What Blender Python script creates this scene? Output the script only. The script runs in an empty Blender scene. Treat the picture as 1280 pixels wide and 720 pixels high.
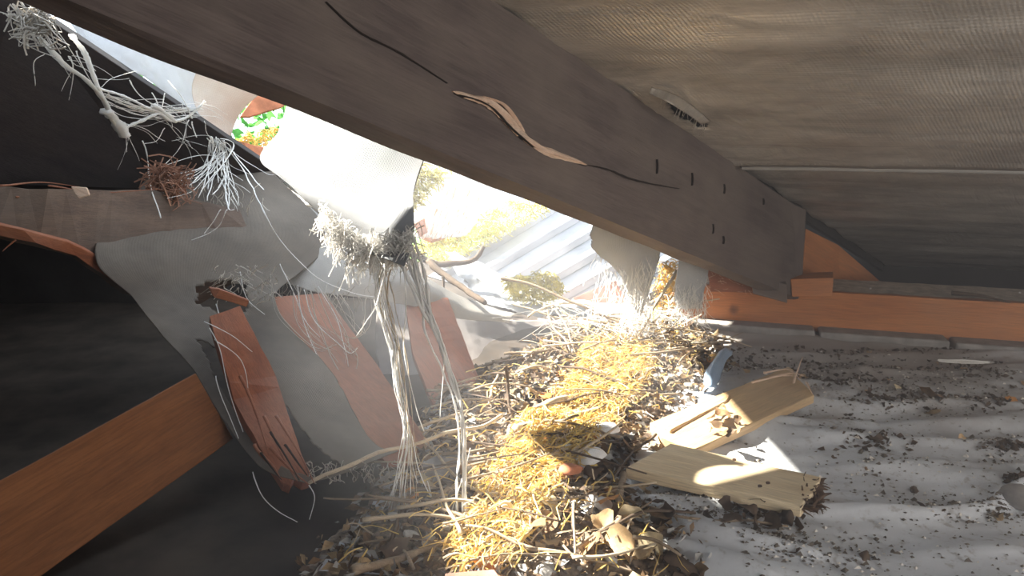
import bpy, bmesh, math, random
from mathutils import Vector, Matrix, noise
random.seed(7)
R = random.random
def U(a, b): return a + (b - a) * R()
scene = bpy.context.scene
COL = scene.collection

# ------------------------------------------------------------------ camera
FPX = 924.4
PITCH = math.radians(12.4)
CP, SP = math.cos(PITCH), math.sin(PITCH)
CAM = Vector((0, 0, .6))
cd = bpy.data.cameras.new('camera'); cam = bpy.data.objects.new('camera', cd); COL.objects.link(cam)
cam.location = CAM; cam.rotation_euler = (math.pi / 2 - PITCH, 0, 0)
cd.sensor_width = 36; cd.lens = FPX * 36 / 1280; cd.clip_start = .01
scene.camera = cam

# ------------------------------------------------------------------ world, sun, fill, exposure
w = bpy.data.worlds.new('sky'); scene.world = w; w.use_nodes = True
bg = w.node_tree.nodes['Background']
bg.inputs[0].default_value = (.80, .90, 1.0, 1); bg.inputs[1].default_value = 1.9
SUND = Vector((1.1, -.5, -1)).normalized()
sd = bpy.data.lights.new('sun', 'SUN'); sun = bpy.data.objects.new('sun', sd); COL.objects.link(sun)
sun.rotation_euler = SUND.to_track_quat('-Z', 'Y').to_euler(); sd.energy = 22; sd.angle = math.radians(1.0); sd.color = (1, .93, .80)
ld = bpy.data.lights.new('fill_light', 'AREA'); lo = bpy.data.objects.new('fill_light', ld); COL.objects.link(lo)
ld.energy = 17; ld.size = 1.0; ld.color = (1, .94, .88); lo.location = (1.45, -.45, .42)  # added fill from out of view, brightens the interior
lo.rotation_euler = (Vector((.6, 1.4, .60)) - Vector(lo.location)).to_track_quat('-Z', 'Y').to_euler()
vs = scene.view_settings
vs.view_transform = 'Standard'; vs.look = 'None'; vs.exposure = 0.8; vs.gamma = 1; vs.use_curve_mapping = False

# ------------------------------------------------------------------ projection helpers (real depths, in metres)
def ray(x, y): 
    u = (360 - y) / FPX
    return Vector(((x - 640) / FPX, u * SP + CP, u * CP - SP))
def at(x, y, d): return CAM + ray(x, y) * d
def onp(x, y, P, n):
    r = ray(x, y); return CAM + r * ((P - CAM).dot(n) / r.dot(n))
def onfloor(x, y, z=0): return onp(x, y, Vector((0, 0, z)), Vector((0, 0, 1)))
RD = Vector((0.64061522, 0.70204396, -0.31104085))      # down the slope, along the rafters
QD = Vector((-0.95935406, 0.28220522, 0))               # along the wall plate
RN = Vector((0.09654821, 0.32821474, 0.93965607))       # roof normal
P0 = Vector((0.82561662, 2.11979219, 0.36874912))       # rafter top edge near the plate
FN = RD.cross(RN).normalized()                          # rafter side face normal
def onroof(x, y, off=0): return onp(x, y, P0 + RN * off, RN)
def onface(x, y, off=0): return onp(x, y, P0 + FN * off * (1 if FN.dot(CAM - P0) > 0 else -1), FN)
FNC = FN if FN.dot(CAM - P0) > 0 else -FN               # face normal towards camera side

# ------------------------------------------------------------------ material helpers
def nt(name):
    m = bpy.data.materials.new(name); m.use_nodes = True
    t = m.node_tree; b = t.nodes['Principled BSDF']; return m, t, b
def N(t, typ, **kw):
    n = t.nodes.new(typ)
    for k, v in kw.items():
        if k[0] == '_': setattr(n, k[1:], v)
        else: n.inputs[k.replace('_', ' ')].default_value = v
    return n
def ramp(t, src, stops):
    r = t.nodes.new('ShaderNodeValToRGB'); e = r.color_ramp.elements
    while len(e) < len(stops): e.new(.5)
    for i, (p, c) in enumerate(stops):
        e[i].position = p; e[i].color = tuple(c) + (1,) if len(c) == 3 else c
    t.links.new(src, r.inputs[0]); return r
def noise_tex(t, scale, detail=5, rough=.6, vec=None, sc=None):
    n = N(t, 'ShaderNodeTexNoise', Scale=scale, Detail=detail, Roughness=rough)
    if vec is not None:
        if sc:
            mp = N(t, 'ShaderNodeMapping', Scale=sc); t.links.new(vec, mp.inputs[0]); vec = mp.outputs[0]
        t.links.new(vec, n.inputs['Vector'])
    return n
def mixc(t, f, a, b, mode='MIX'):
    m = t.nodes.new('ShaderNodeMix'); m.data_type = 'RGBA'; m.blend_type = mode
    for s, v in ((m.inputs[0], f), (m.inputs[6], a), (m.inputs[7], b)):
        if hasattr(v, 'is_output'): t.links.new(v, s)
        else: s.default_value = v if isinstance(v, float) else tuple(v) + (1,)
    return m.outputs[2]
def bump(t, b, src, strength, dist=.002):
    bp = N(t, 'ShaderNodeBump', Strength=strength, Distance=dist); t.links.new(src, bp.inputs['Height']); t.links.new(bp.outputs[0], b.inputs['Normal']); return bp

def wood(name, light, dark, rough=.7, grain=1.0, dust=0.0, dustc=(.25, .22, .19), knots=()):
    m, t, b = nt(name); tc = N(t, 'ShaderNodeTexCoord'); o = tc.outputs['Object']
    n1 = noise_tex(t, 3.0 * grain, 6, .65, o, (1.2, 14, 14)); n2 = noise_tex(t, 20 * grain, 4, .6, o, (1, 22, 22))
    a = ramp(t, n1.outputs[0], [(.32, dark), (.62, light)])
    f = ramp(t, n2.outputs[0], [(.35, (.62, .62, .62)), (.6, (1, 1, 1))])
    c = mixc(t, .75, a.outputs[0], f.outputs[0], 'MULTIPLY')
    g = N(t, 'ShaderNodeNewGeometry')
    for (k, rad) in knots:
        d = N(t, 'ShaderNodeVectorMath', _operation='DISTANCE'); t.links.new(g.outputs['Position'], d.inputs[0]); d.inputs[1].default_value = k
        nn = noise_tex(t, 60, 2, .5, g.outputs['Position'])
        ad = N(t, 'ShaderNodeMath', _operation='MULTIPLY_ADD'); t.links.new(nn.outputs[0], ad.inputs[0]); ad.inputs[1].default_value = rad * .7; t.links.new(d.outputs['Value'], ad.inputs[2])
        kr = ramp(t, ad.outputs[0], [(rad * .7, (.20, .16, .15)), (rad * 1.5, (1, 1, 1))])
        c = mixc(t, 1.0, c, kr.outputs[0], 'MULTIPLY')
    if dust:
        dn = noise_tex(t, 5, 6, .6, g.outputs['Position']); dr = ramp(t, dn.outputs[0], [(.4, (0, 0, 0)), (.68, (dust,) * 3)])
        c = mixc(t, dr.outputs[0], c, dustc)
    t.links.new(c, b.inputs['Base Color']); b.inputs['Roughness'].default_value = rough
    b.inputs['Specular IOR Level'].default_value = .25
    bump(t, b, n2.outputs[0], .5, .0015)
    return m
def fabric(name, c1, c2, trans=.0, rough=.6, weave=420, wb=.25, alpha=None, spec=.3, stain=6, streak=False):
    """membrane sheet: noise stained colour, woven relief, optional light passing through"""
    m, t, b = nt(name); tc = N(t, 'ShaderNodeTexCoord'); g = N(t, 'ShaderNodeNewGeometry')
    n1 = noise_tex(t, stain, 8, .65, g.outputs['Position']); a = ramp(t, n1.outputs[0], [(.3, c1), (.65, c2)])
    if streak:
        n2 = noise_tex(t, 1, 9, .68, tc.outputs['UV'], (15, 5, 1)); n3 = noise_tex(t, 1, 6, .6, tc.outputs['UV'], (5, 1.5, 1))
        a2 = ramp(t, n2.outputs[0], [(.36, (.42, .39, .36)), (.5, (.9, .88, .86)), (.66, (1.25, 1.2, 1.12))]); a3 = ramp(t, n3.outputs[0], [(.35, (.6, .58, .56)), (.6, (1, 1, 1))])
        cc = mixc(t, .5, a.outputs[0], a2.outputs[0], 'MULTIPLY'); cc = mixc(t, .9, cc, a3.outputs[0], 'MULTIPLY'); t.links.new(cc, b.inputs['Base Color'])
        rr = ramp(t, n2.outputs[0], [(.35, (.75,) * 3), (.6, (rough,) * 3)]); t.links.new(rr.outputs[0], b.inputs['Roughness'])
    else: t.links.new(a.outputs[0], b.inputs['Base Color']); b.inputs['Roughness'].default_value = rough
    b.inputs['Specular IOR Level'].default_value = spec
    if streak: b.inputs['Metallic'].default_value = .35; n2.inputs['Distortion'].default_value = 1.2
    w1 = N(t, 'ShaderNodeTexWave', Scale=weave / 2.5, Distortion=.6, _bands_direction='X'); w2 = N(t, 'ShaderNodeTexWave', Scale=weave / 2.5, Distortion=.6, _bands_direction='Y')
    t.links.new(tc.outputs['UV'], w1.inputs[0]); t.links.new(tc.outputs['UV'], w2.inputs[0])
    s = N(t, 'ShaderNodeMath', _operation='ADD'); t.links.new(w1.outputs['Fac'], s.inputs[0]); t.links.new(w2.outputs['Fac'], s.inputs[1])
    bump(t, b, s.outputs[0], wb, .0012)
    out = t.nodes['Material Output']; sh = b.outputs[0]
    if trans:
        tr = N(t, 'ShaderNodeBsdfTranslucent'); t.links.new(a.outputs[0], tr.inputs[0])
        mx = N(t, 'ShaderNodeMixShader', Fac=trans); t.links.new(sh, mx.inputs[1]); t.links.new(tr.outputs[0], mx.inputs[2]); sh = mx.outputs[0]
    if alpha:
        lo_, hi_, sc = alpha
        an = noise_tex(t, 1, 5, .7, tc.outputs['UV'], sc); ar = ramp(t, an.outputs[0], [(lo_, (0, 0, 0)), (hi_, (1, 1, 1))])
        tp = N(t, 'ShaderNodeBsdfTransparent'); mx = N(t, 'ShaderNodeMixShader'); t.links.new(ar.outputs[0], mx.inputs[0]); t.links.new(tp.outputs[0], mx.inputs[1]); t.links.new(sh, mx.inputs[2]); sh = mx.outputs[0]
    t.links.new(sh, out.inputs[0]); return m
def plain(name, c, var=.25, rough=.8, trans=0, spec=.2, scale=12, rnd=.0, bumpy=.3):
    m, t, b = nt(name); g = N(t, 'ShaderNodeNewGeometry')
    n1 = noise_tex(t, scale, 6, .6, g.outputs['Position'])
    lo_ = tuple(v * (1 - var) for v in c); hi_ = tuple(min(1, v * (1 + var)) for v in c)
    a = ramp(t, n1.outputs[0], [(.35, lo_), (.65, hi_)]); cc = a.outputs[0]
    if rnd:
        oi = N(t, 'ShaderNodeObjectInfo'); rr = ramp(t, oi.outputs['Random'], [(0, (1 - rnd,) * 3), (.55, (1, 1, 1)), (1, (1 + rnd * .6, 1 + rnd * .45, 1 + rnd * .25))])
        cc = mixc(t, 1.0, cc, rr.outputs[0], 'MULTIPLY')
    t.links.new(cc, b.inputs['Base Color']); b.inputs['Roughness'].default_value = rough; b.inputs['Specular IOR Level'].default_value = spec
    if bumpy: bump(t, b, n1.outputs[0], bumpy, .003)
    if trans:
        tr = N(t, 'ShaderNodeBsdfTranslucent'); t.links.new(cc, tr.inputs[0])
        mx = N(t, 'ShaderNodeMixShader', Fac=trans); t.links.new(b.outputs[0], mx.inputs[1]); t.links.new(tr.outputs[0], mx.inputs[2]); t.links.new(mx.outputs[0], t.nodes['Material Output'].inputs[0])
    return m

# ------------------------------------------------------------------ mesh helpers
def tag(o, label=None, cat=None, group=None, kind=None):
    if label: o['label'] = label
    if cat: o['category'] = cat
    if group: o['group'] = group
    if kind: o['kind'] = kind
    return o
def link(name, mesh, mat, parent=None, loc=None):
    o = bpy.data.objects.new(name, mesh); COL.objects.link(o)
    if mat and not mesh.materials: mesh.materials.append(mat)
    if parent: o.parent = parent; o.matrix_parent_inverse = Matrix.Identity(4) if parent.type == 'EMPTY' and False else parent.matrix_world.inverted()
    return o
def empty(name, loc, label, cat, group=None):
    o = bpy.data.objects.new(name, None); COL.objects.link(o); o.location = loc; o.empty_display_size = .02
    o.matrix_world = Matrix.Translation(loc)
    return tag(o, label, cat, group)
def framed(name, verts, faces, mat, parent=None, grain=None, normal=None, smooth=False, origin=None):
    """object whose local X follows the grain; world-space verts in, local mesh out"""
    vs_ = [Vector(v) for v in verts]
    org = origin or sum(vs_, Vector()) / len(vs_)
    if grain is None: M = Matrix.Translation(org)
    else:
        x = Vector(grain).normalized(); z = Vector(normal).normalized(); y = z.cross(x).normalized(); z = x.cross(y)
        M = Matrix.Translation(org) @ Matrix((x, y, z)).transposed().to_4x4()
    Mi = M.inverted()
    me = bpy.data.meshes.new(name); me.from_pydata([Mi @ v for v in vs_], [], faces); me.update()
    if smooth: me.shade_smooth()
    o = bpy.data.objects.new(name, me); COL.objects.link(o); me.materials.append(mat)
    if parent:
        pm = parent.matrix_world.copy(); o.parent = parent; o.matrix_basis = pm.inverted() @ M
    else: o.matrix_world = M
    return o
class MB:
    def __init__(s): s.v = []; s.f = []; s.uv = None
    def add(s, v, f):
        k = len(s.v); s.v += [tuple(x) for x in v]; s.f += [tuple(i + k for i in q) for q in f]
    def build(s, name, mat, parent=None, smooth=False, **kw): return framed(name, s.v, s.f, mat, parent, smooth=smooth, **kw)
def catmull(pts, n):
    P = [Vector(p) for p in pts]
    if len(P) == 2: return [P[0].lerp(P[1], i / (n - 1)) for i in range(n)]
    out = []
    for i in range(n):
        u = i / (n - 1) * (len(P) - 1); k = min(int(u), len(P) - 2); f = u - k
        a = P[max(k - 1, 0)]; b = P[k]; c = P[k + 1]; d = P[min(k + 2, len(P) - 1)]
        out.append(.5 * ((2 * b) + (c - a) * f + (2 * a - 5 * b + 4 * c - d) * f * f + (3 * b - a - 3 * c + d) * f ** 3))
    return out
def tube(mb, pts, r, sides=4, taper=1.0, jit=0.0, flat=1.0):
    n = len(pts); V = []; F = []
    for i, p in enumerate(pts):
        d = (pts[min(i + 1, n - 1)] - pts[max(i - 1, 0)])
        if d.length < 1e-9: d = Vector((0, 0, 1))
        d.normalize(); up = Vector((0, 0, 1)) if abs(d.z) < .9 else Vector((1, 0, 0))
        a = d.cross(up).normalized(); b = a.cross(d)
        rr = r * (1 - (1 - taper) * i / (n - 1)) * (1 + jit * (R() - .5))
        for k in range(sides):
            t = 2 * math.pi * k / sides; V.append(p + a * (math.cos(t) * rr) + b * (math.sin(t) * rr * flat))
    for i in range(n - 1):
        for k in range(sides):
            F.append((i * sides + k, i * sides + (k + 1) % sides, (i + 1) * sides + (k + 1) % sides, (i + 1) * sides + k))
    F.append(tuple(range(sides))[::-1]); F.append(tuple((n - 1) * sides + k for k in range(sides)))
    mb.add(V, F)
def wob(pts, amp, fr=9, seed=None):
    s = Vector((R() * 50, R() * 50, R() * 50)) if seed is None else Vector((seed, seed, seed))
    out = []
    for i, p in enumerate(pts):
        e = min(1, i / 2)
        out.append(p + noise.noise_vector(p * fr + s) * amp * e)
    return out
def px(lst): return [at(*p) for p in lst]
def tubeobj(name, pts, r, mat, parent=None, n=None, amp=.004, sides=5, taper=.6, jit=.25, fr=12):
    mb = MB(); P = wob(catmull(pts, n or max(8, len(pts) * 5)), amp, fr); tube(mb, P, r, sides, taper, jit)
    return mb.build(name, mat, parent, smooth=True, origin=P[0])

def slab(name, corners, thick, mat, parent=None, grain=(0, 1), broken=(), nb=7, away=None, bev=.0015, amp=.012, rough=0.0):
    """prism: the visible outline (px,py,depth) with its thickness behind it; edges listed in broken are splintered"""
    C3 = [at(*c) if not isinstance(c, Vector) else c for c in corners]
    nrm = Vector()
    for i in range(len(C3)):
        a, b = C3[i], C3[(i + 1) % len(C3)]; nrm += a.cross(b)
    nrm.normalize(); cen = sum(C3, Vector()) / len(C3)
    if nrm.dot(CAM - cen) < 0: nrm = -nrm
    g = (C3[grain[1]] - C3[grain[0]]).normalized()
    out = []
    for i, c in enumerate(C3):
        d = C3[(i + 1) % len(C3)]
        out.append(c)
        if i in broken:
            ss = 1
            for k in range(1, nb):
                p = c.lerp(d, k / nb); out.append(p + g * (amp * (R() * 1.6 - .6) * (1.3 if k % 2 else -.7)))
        elif rough:
            m_ = max(2, int((d - c).length / .03))
            for k in range(1, m_):
                out.append(c.lerp(d, k / m_) + noise.noise_vector(c.lerp(d, k / m_) * 30) * rough)
    n = len(out); off = away if away is not None else -nrm * thick
    bm = bmesh.new()
    top = [bm.verts.new(p) for p in out]; bot = [bm.verts.new(p + off) for p in out]
    f1 = bm.faces.new(top); f2 = bm.faces.new(bot[::-1])
    for i in range(n): bm.faces.new((top[i], top[(i + 1) % n], bot[(i + 1) % n], bot[i]))
    bmesh.ops.recalc_face_normals(bm, faces=bm.faces)
    if bev: bmesh.ops.bevel(bm, geom=[e for e in bm.edges], offset=bev, segments=1, affect='EDGES', clamp_overlap=True)
    bmesh.ops.triangulate(bm, faces=[f for f in bm.faces if len(f.verts) > 4])
    vs_ = [v.co.copy() for v in bm.verts]; bm.verts.index_update(); fs = [tuple(v.index for v in f.verts) for f in bm.faces]; bm.free()
    return framed(name, vs_, fs, mat, parent, grain=g, normal=nrm)

def sheet(name, rows, mat, parent=None, nu=40, nv=40, amp=.008, fr=7, thick=.0012, torn=.0, uvs=1.0, fine=.0, holes=None):
    """cloth surface through rows of (px,py,depth) control points"""
    G = [catmull(px(r) if not isinstance(r[0], Vector) else r, nu) for r in rows]
    cols = [catmull([G[j][i] for j in range(len(G))], nv) for i in range(nu)]
    s = Vector((R() * 30, R() * 30, R() * 30)); V = []; UV = []
    du = (cols[-1][nv // 2] - cols[0][nv // 2]).length; dv = (cols[nu // 2][-1] - cols[nu // 2][0]).length
    for i in range(nu):
        for j in range(nv):
            p = cols[i][j]; q = p + noise.noise_vector(p * fr + s) * amp
            if fine: q = q + noise.noise_vector(p * fr * 5 + s) * fine
            V.append(q); UV.append((du * i / (nu - 1) * uvs, dv * j / (nv - 1) * uvs))
    F = []
    for i in range(nu - 1):
        for j in range(nv - 1):
            if torn:
                e = min(i, nu - 2 - i, j, nv - 2 - j)
                if noise.noise(V[i * nv + j] * 25 + s) > torn + e * .22: continue
            if holes and holes(i / (nu - 1), j / (nv - 1)): continue
            F.append((i * nv + j, (i + 1) * nv + j, (i + 1) * nv + j + 1, i * nv + j + 1))
    org = V[0]
    o = framed(name, V, F, mat, parent, smooth=True, origin=org)
    me = o.data; uvl = me.uv_layers.new(name='UVMap')
    for l in me.loops: uvl.data[l.index].uv = UV[l.vertex_index]
    sol = o.modifiers.new('thickness', 'SOLIDIFY'); sol.thickness = thick; sol.offset = 0
    return o
def pip(x, y, poly):
    c = False; j = len(poly) - 1
    for i in range(len(poly)):
        xi, yi = poly[i][0], poly[i][1]; xj, yj = poly[j][0], poly[j][1]
        if (yi > y) != (yj > y) and x < (xj - xi) * (y - yi) / (yj - yi) + xi: c = not c
        j = i
    return c
def Pv(x, y, z): return Vector((x, y, z))

# ------------------------------------------------------------------ materials
M_raft = wood('old_rafter_wood', (.155, .122, .114), (.10, .077, .075), .8, 1, .55, (.20, .165, .14))
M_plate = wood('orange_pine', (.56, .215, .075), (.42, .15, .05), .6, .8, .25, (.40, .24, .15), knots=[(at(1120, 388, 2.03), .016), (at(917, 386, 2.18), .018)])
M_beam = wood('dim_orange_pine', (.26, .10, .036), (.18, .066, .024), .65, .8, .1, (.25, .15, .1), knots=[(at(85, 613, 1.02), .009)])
M_batten = wood('red_brown_batten', (.36, .125, .062), (.24, .078, .040), .7, 1.2, .25, (.36, .27, .21))
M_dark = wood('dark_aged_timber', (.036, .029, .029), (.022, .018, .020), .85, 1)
M_brownw = wood('split_brown_timber', (.16, .11, .085), (.085, .06, .05), .85, 1, .5, (.17, .14, .12))
M_raw = wood('raw_split_wood', (.86, .68, .55), (.70, .46, .32), .7, 2)
M_board = wood('pale_pine', (.86, .72, .50), (.74, .57, .36), .6, .9, .2, (.5, .4, .28))
M_board2 = wood('weathered_pine', (.70, .50, .28), (.54, .35, .18), .65, .9, .45, (.34, .27, .2))
M_rot = plain('rotten_wood', (.10, .062, .04), .5, .9, scale=60)
M_crack = plain('crack_shadow_wood', (.018, .012, .010), .2, .95)
M_ceil = fabric('roof_underlay', (.38, .35, .32), (.62, .575, .52), .0, .30, 110, .32, spec=1.0, stain=4, streak=True)
M_drape = fabric('grey_dusty_membrane', (.085, .070, .058), (.170, .143, .118), .15, .75, 260, .25)
M_grey = fabric('light_grey_membrane', (.34, .33, .32), (.52, .50, .48), .35, .7, 260, .5)
M_white = fabric('white_membrane', (.56, .59, .64), (.67, .69, .73), .24, .55, 300, .8)
M_pink = fabric('pink_stained_film', (.72, .58, .50), (.86, .78, .72), .55, .6, 200, .3)
M_gauze = fabric('open_white_gauze', (.75, .77, .80), (.92, .92, .92), .35, .6, 300, .6, alpha=(.40, .50, (160, 14, 1)))
M_tuft = plain('white_fibre', (.88, .87, .85), .08, .6, .4, bumpy=0)
M_fib = plain('white_scrim_thread', (.93, .93, .93), .04, .6, .3, bumpy=0)
M_fibd = plain('dusty_scrim_thread', (.52, .48, .43), .2, .7, .15, bumpy=0)
M_rust = plain('brown_fibre', (.30, .16, .11), .4, .9)
M_sub = plain('dark_loft_deck', (.045, .035, .028), .4, .9, scale=9)
M_wall = plain('dark_inner_leaf', (.035, .032, .030), .3, .95, scale=5)
M_block = plain('grey_masonry_block', (.27, .255, .25), .25, .95, scale=30, bumpy=.6)
M_bed = plain('crumbled_debris', (.17, .135, .105), .75, .95, scale=90, bumpy=1.0)
M_straw = plain('yellow_straw', (.90, .63, .24), .3, .7, .3, scale=30, bumpy=0)
M_moss = plain('yellow_green_moss', (.72, .66, .22), .35, .8, .3, scale=40, bumpy=0)
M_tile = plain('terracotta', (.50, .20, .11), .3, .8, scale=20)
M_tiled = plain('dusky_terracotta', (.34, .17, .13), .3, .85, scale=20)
M_sheet = plain('white_painted_sheet', (.36, .37, .40), .08, .5, scale=6, spec=.4)
M_twig = wood('dry_twig', (.42, .33, .24), (.22, .16, .11), .85, 3)
M_twigp = wood('pale_stripped_twig', (.66, .56, .42), (.50, .38, .26), .8, 3)
M_twigd = wood('dark_twig', (.15, .11, .08), (.08, .055, .04), .9, 3)
LEAFM = [plain('leaf_tan', (.44, .32, .19), .35, .7, .2, scale=40, rnd=.3), plain('leaf_brown', (.24, .155, .09), .4, .75, .15, scale=40, rnd=.3),
         plain('leaf_dark', (.10, .07, .05), .4, .8, .1, scale=40, rnd=.3), plain('leaf_pale', (.58, .49, .33), .25, .7, .25, scale=40, rnd=.2),
         plain('leaf_orange', (.70, .34, .11), .3, .7, .3, scale=40, rnd=.2)]
M_chip = plain('plaster_chip', (.52, .51, .50), .2, .9, scale=50, rnd=.35)
M_crumb = plain('dark_crumb', (.10, .085, .07), .5, .95, scale=60)
M_berry = plain('orange_pod', (.85, .28, .06), .25, .5, .3)
M_red = plain('red_scrap', (.60, .06, .03), .2, .5)
M_blue = plain('blue_grey_film', (.38, .50, .66), .15, .4, .3, spec=.5)
M_green = plain('green_hedge_leaf', (.10, .30, .07), .5, .7, .4, scale=8)
M_grass = plain('lawn', (.12, .28, .06), .4, .9, scale=4)
M_shell = plain('snail_shell', (.62, .50, .34), .3, .45)

def blanket_mat():
    m, t, b = nt('insulation_blanket_cloth'); g = N(t, 'ShaderNodeNewGeometry')
    n1 = noise_tex(t, 5, 8, .62, g.outputs['Position']); n2 = noise_tex(t, 55, 5, .7, g.outputs['Position']); n3 = noise_tex(t, 300, 2, .5, g.outputs['Position'])
    a = ramp(t, n1.outputs[0], [(.3, (.44, .45, .48)), (.55, (.58, .61, .66)), (.8, (.66, .69, .75))])
    d = ramp(t, n2.outputs[0], [(.33, (.50, .45, .40)), (.45, (1, 1, 1))])
    c = mixc(t, .7, a.outputs[0], d.outputs[0], 'MULTIPLY'); t.links.new(c, b.inputs['Base Color'])
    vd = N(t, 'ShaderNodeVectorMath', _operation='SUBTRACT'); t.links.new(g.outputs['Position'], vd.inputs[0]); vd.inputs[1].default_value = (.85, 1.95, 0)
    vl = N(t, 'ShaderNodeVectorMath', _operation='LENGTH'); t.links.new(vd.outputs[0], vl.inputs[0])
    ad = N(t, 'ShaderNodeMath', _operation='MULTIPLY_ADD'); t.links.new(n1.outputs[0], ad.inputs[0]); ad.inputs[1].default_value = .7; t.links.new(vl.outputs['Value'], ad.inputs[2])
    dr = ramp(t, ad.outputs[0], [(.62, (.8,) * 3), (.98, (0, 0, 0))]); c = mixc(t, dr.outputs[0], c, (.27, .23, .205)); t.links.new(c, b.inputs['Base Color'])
    b.inputs['Roughness'].default_value = .75; b.inputs['Specular IOR Level'].default_value = .25
    bump(t, b, n3.outputs[0], .3, .001); return m
M_blanket = blanket_mat()

# ------------------------------------------------------------------ ground shape
BEDPX = [(392, 740), (470, 640), (520, 560), (560, 500), (620, 470), (700, 425), (780, 405), (850, 412), (900, 440), (905, 470), (860, 505), (840, 545), (785, 590), (790, 640), (850, 700), (880, 760)]
BED = [onfloor(*p) for p in BEDPX]
BED = [(p.x, p.y) for p in BED]
SUNPX = [(560, 740), (598, 650), (650, 560), (715, 500), (740, 445), (815, 440), (812, 490), (780, 545), (742, 590), (700, 650), (672, 700), (660, 740)]
SUNP = [onfloor(*p) for p in SUNPX]; SUNP = [(p.x, p.y) for p in SUNP]
def beddist(x, y):
    """signed distance-ish to the edge of the debris bed (positive inside)"""
    dm = 9
    for i in range(len(BED)):
        a = BED[i]; b = BED[(i + 1) % len(BED)]
        vx, vy = b[0] - a[0], b[1] - a[1]; t = max(0, min(1, ((x - a[0]) * vx + (y - a[1]) * vy) / (vx * vx + vy * vy)))
        dm = min(dm, math.hypot(x - a[0] - vx * t, y - a[1] - vy * t))
    return dm if pip(x, y, BED) else -dm
RIDGES = [([(985, 652), (1060, 658), (1150, 662), (1240, 645), (1300, 610)], .014, .011), ([(1020, 600), (1150, 598), (1290, 588)], .008, .016),
          ([(820, 655), (900, 690), (1010, 712)], .012, .014), ([(1000, 512), (1090, 522), (1200, 512), (1290, 520)], .009, .018),
          ([(930, 555), (1010, 535), (1080, 540)], .010, .02), ([(800, 690), (900, 716), (960, 740)], .011, .012), ([(1020, 560), (1130, 570), (1280, 560)], .008, .014),
          ([(790, 640), (870, 645), (960, 655)], .006, .012), ([(1080, 470), (1060, 500), (1100, 520)], .008, .014)]
RW = [([onfloor(*p) for p in pl], h, w_) for pl, h, w_ in RIDGES]
def seg(x, y, a, b):
    vx, vy = b.x - a.x, b.y - a.y; t = max(0, min(1, ((x - a.x) * vx + (y - a.y) * vy) / (vx * vx + vy * vy)))
    return math.hypot(x - a.x - vx * t, y - a.y - vy * t)
def ground(x, y):
    p = Vector((x * 1.1 + y * .5, y * 7 - x * .4, 0))
    h = .014 + .010 * (1 - abs(noise.noise(Vector((x * 2.2 + y * .8, y * 9 - x * .5, 0)))) * 2.2) + .016 * noise.noise(Vector((x * 5, y * 6.5, 3)))
    h += .0035 * (1 - abs(noise.noise(Vector((x * 7 + y * 3, y * 24, 7)))) * 2)
    for pl, hh, ww in RW:
        d = min(seg(x, y, pl[i], pl[i + 1]) for i in range(len(pl) - 1))
        if d < ww * 3: h += hh * math.exp(-(d / ww) ** 2)
    # banks up a little towards the plate
    h += max(0, min(1, (y - 1.55 - .28 * (.9 - x) * -1) / .5)) * .0
    return h
def bedh(x, y):
    d = beddist(x, y)
    return ground(x, y) * .6 + min(1, max(-.3, (d + .02) / .08)) * .02 + .012 * noise.noise(Vector((x * 16, y * 16, 1))) + .005 * noise.noise(Vector((x * 60, y * 60, 1)))
def top(x, y):
    return max(ground(x, y), bedh(x, y)) if beddist(x, y) > -.02 else ground(x, y)

def near_px(x, y):
    v = Vector((x, y, 0)) - CAM; d = v.y * CP - v.z * SP; return 640 + FPX * v.x / d, 360 - FPX * (v.y * SP + v.z * CP) / d
def zone(x, y):
    sx, sy = near_px(x, y)
    if pip(x, y, SUNP): a = 'in the golden straw'
    else:
        c = (SUNPX[1][0] + SUNPX[-3][0]) / 2 + (660 - sy) * .62
        a = 'left of the golden straw' if sx < c else 'right of the golden straw'
    return a + (' near the bottom edge' if sy > 620 else ' level with the boards' if sy > 520 else ' near the wall plate')
# ------------------------------------------------------------------ structure: floor, ceilings, walls
def struct(o): o['kind'] = 'structure'; return o
def box(mb, c, e):
    x, y, z = c; a, b, h = e
    mb.add([(x - a, y - b, z - h), (x + a, y - b, z - h), (x + a, y + b, z - h), (x - a, y + b, z - h), (x - a, y - b, z + h), (x + a, y - b, z + h), (x + a, y + b, z + h), (x - a, y + b, z + h)],
           [(0, 3, 2, 1), (4, 5, 6, 7), (0, 1, 5, 4), (1, 2, 6, 5), (2, 3, 7, 6), (3, 0, 4, 7)])
mb = MB(); n_ = 90
V = []; F = []
for i in range(n_ + 1):
    for j in range(n_ + 1):
        x = -3.2 + 5.8 * i / n_; y = -1.6 + 4.9 * j / n_; V.append((x, y, -.006 + .008 * noise.noise(Vector((x * 5, y * 5, 0)))))
for i in range(n_):
    for j in range(n_): a = i * (n_ + 1) + j; F.append((a, a + n_ + 1, a + n_ + 2, a + 1))
mb.add(V, F); struct(mb.build('floor', M_sub, smooth=True))

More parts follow.
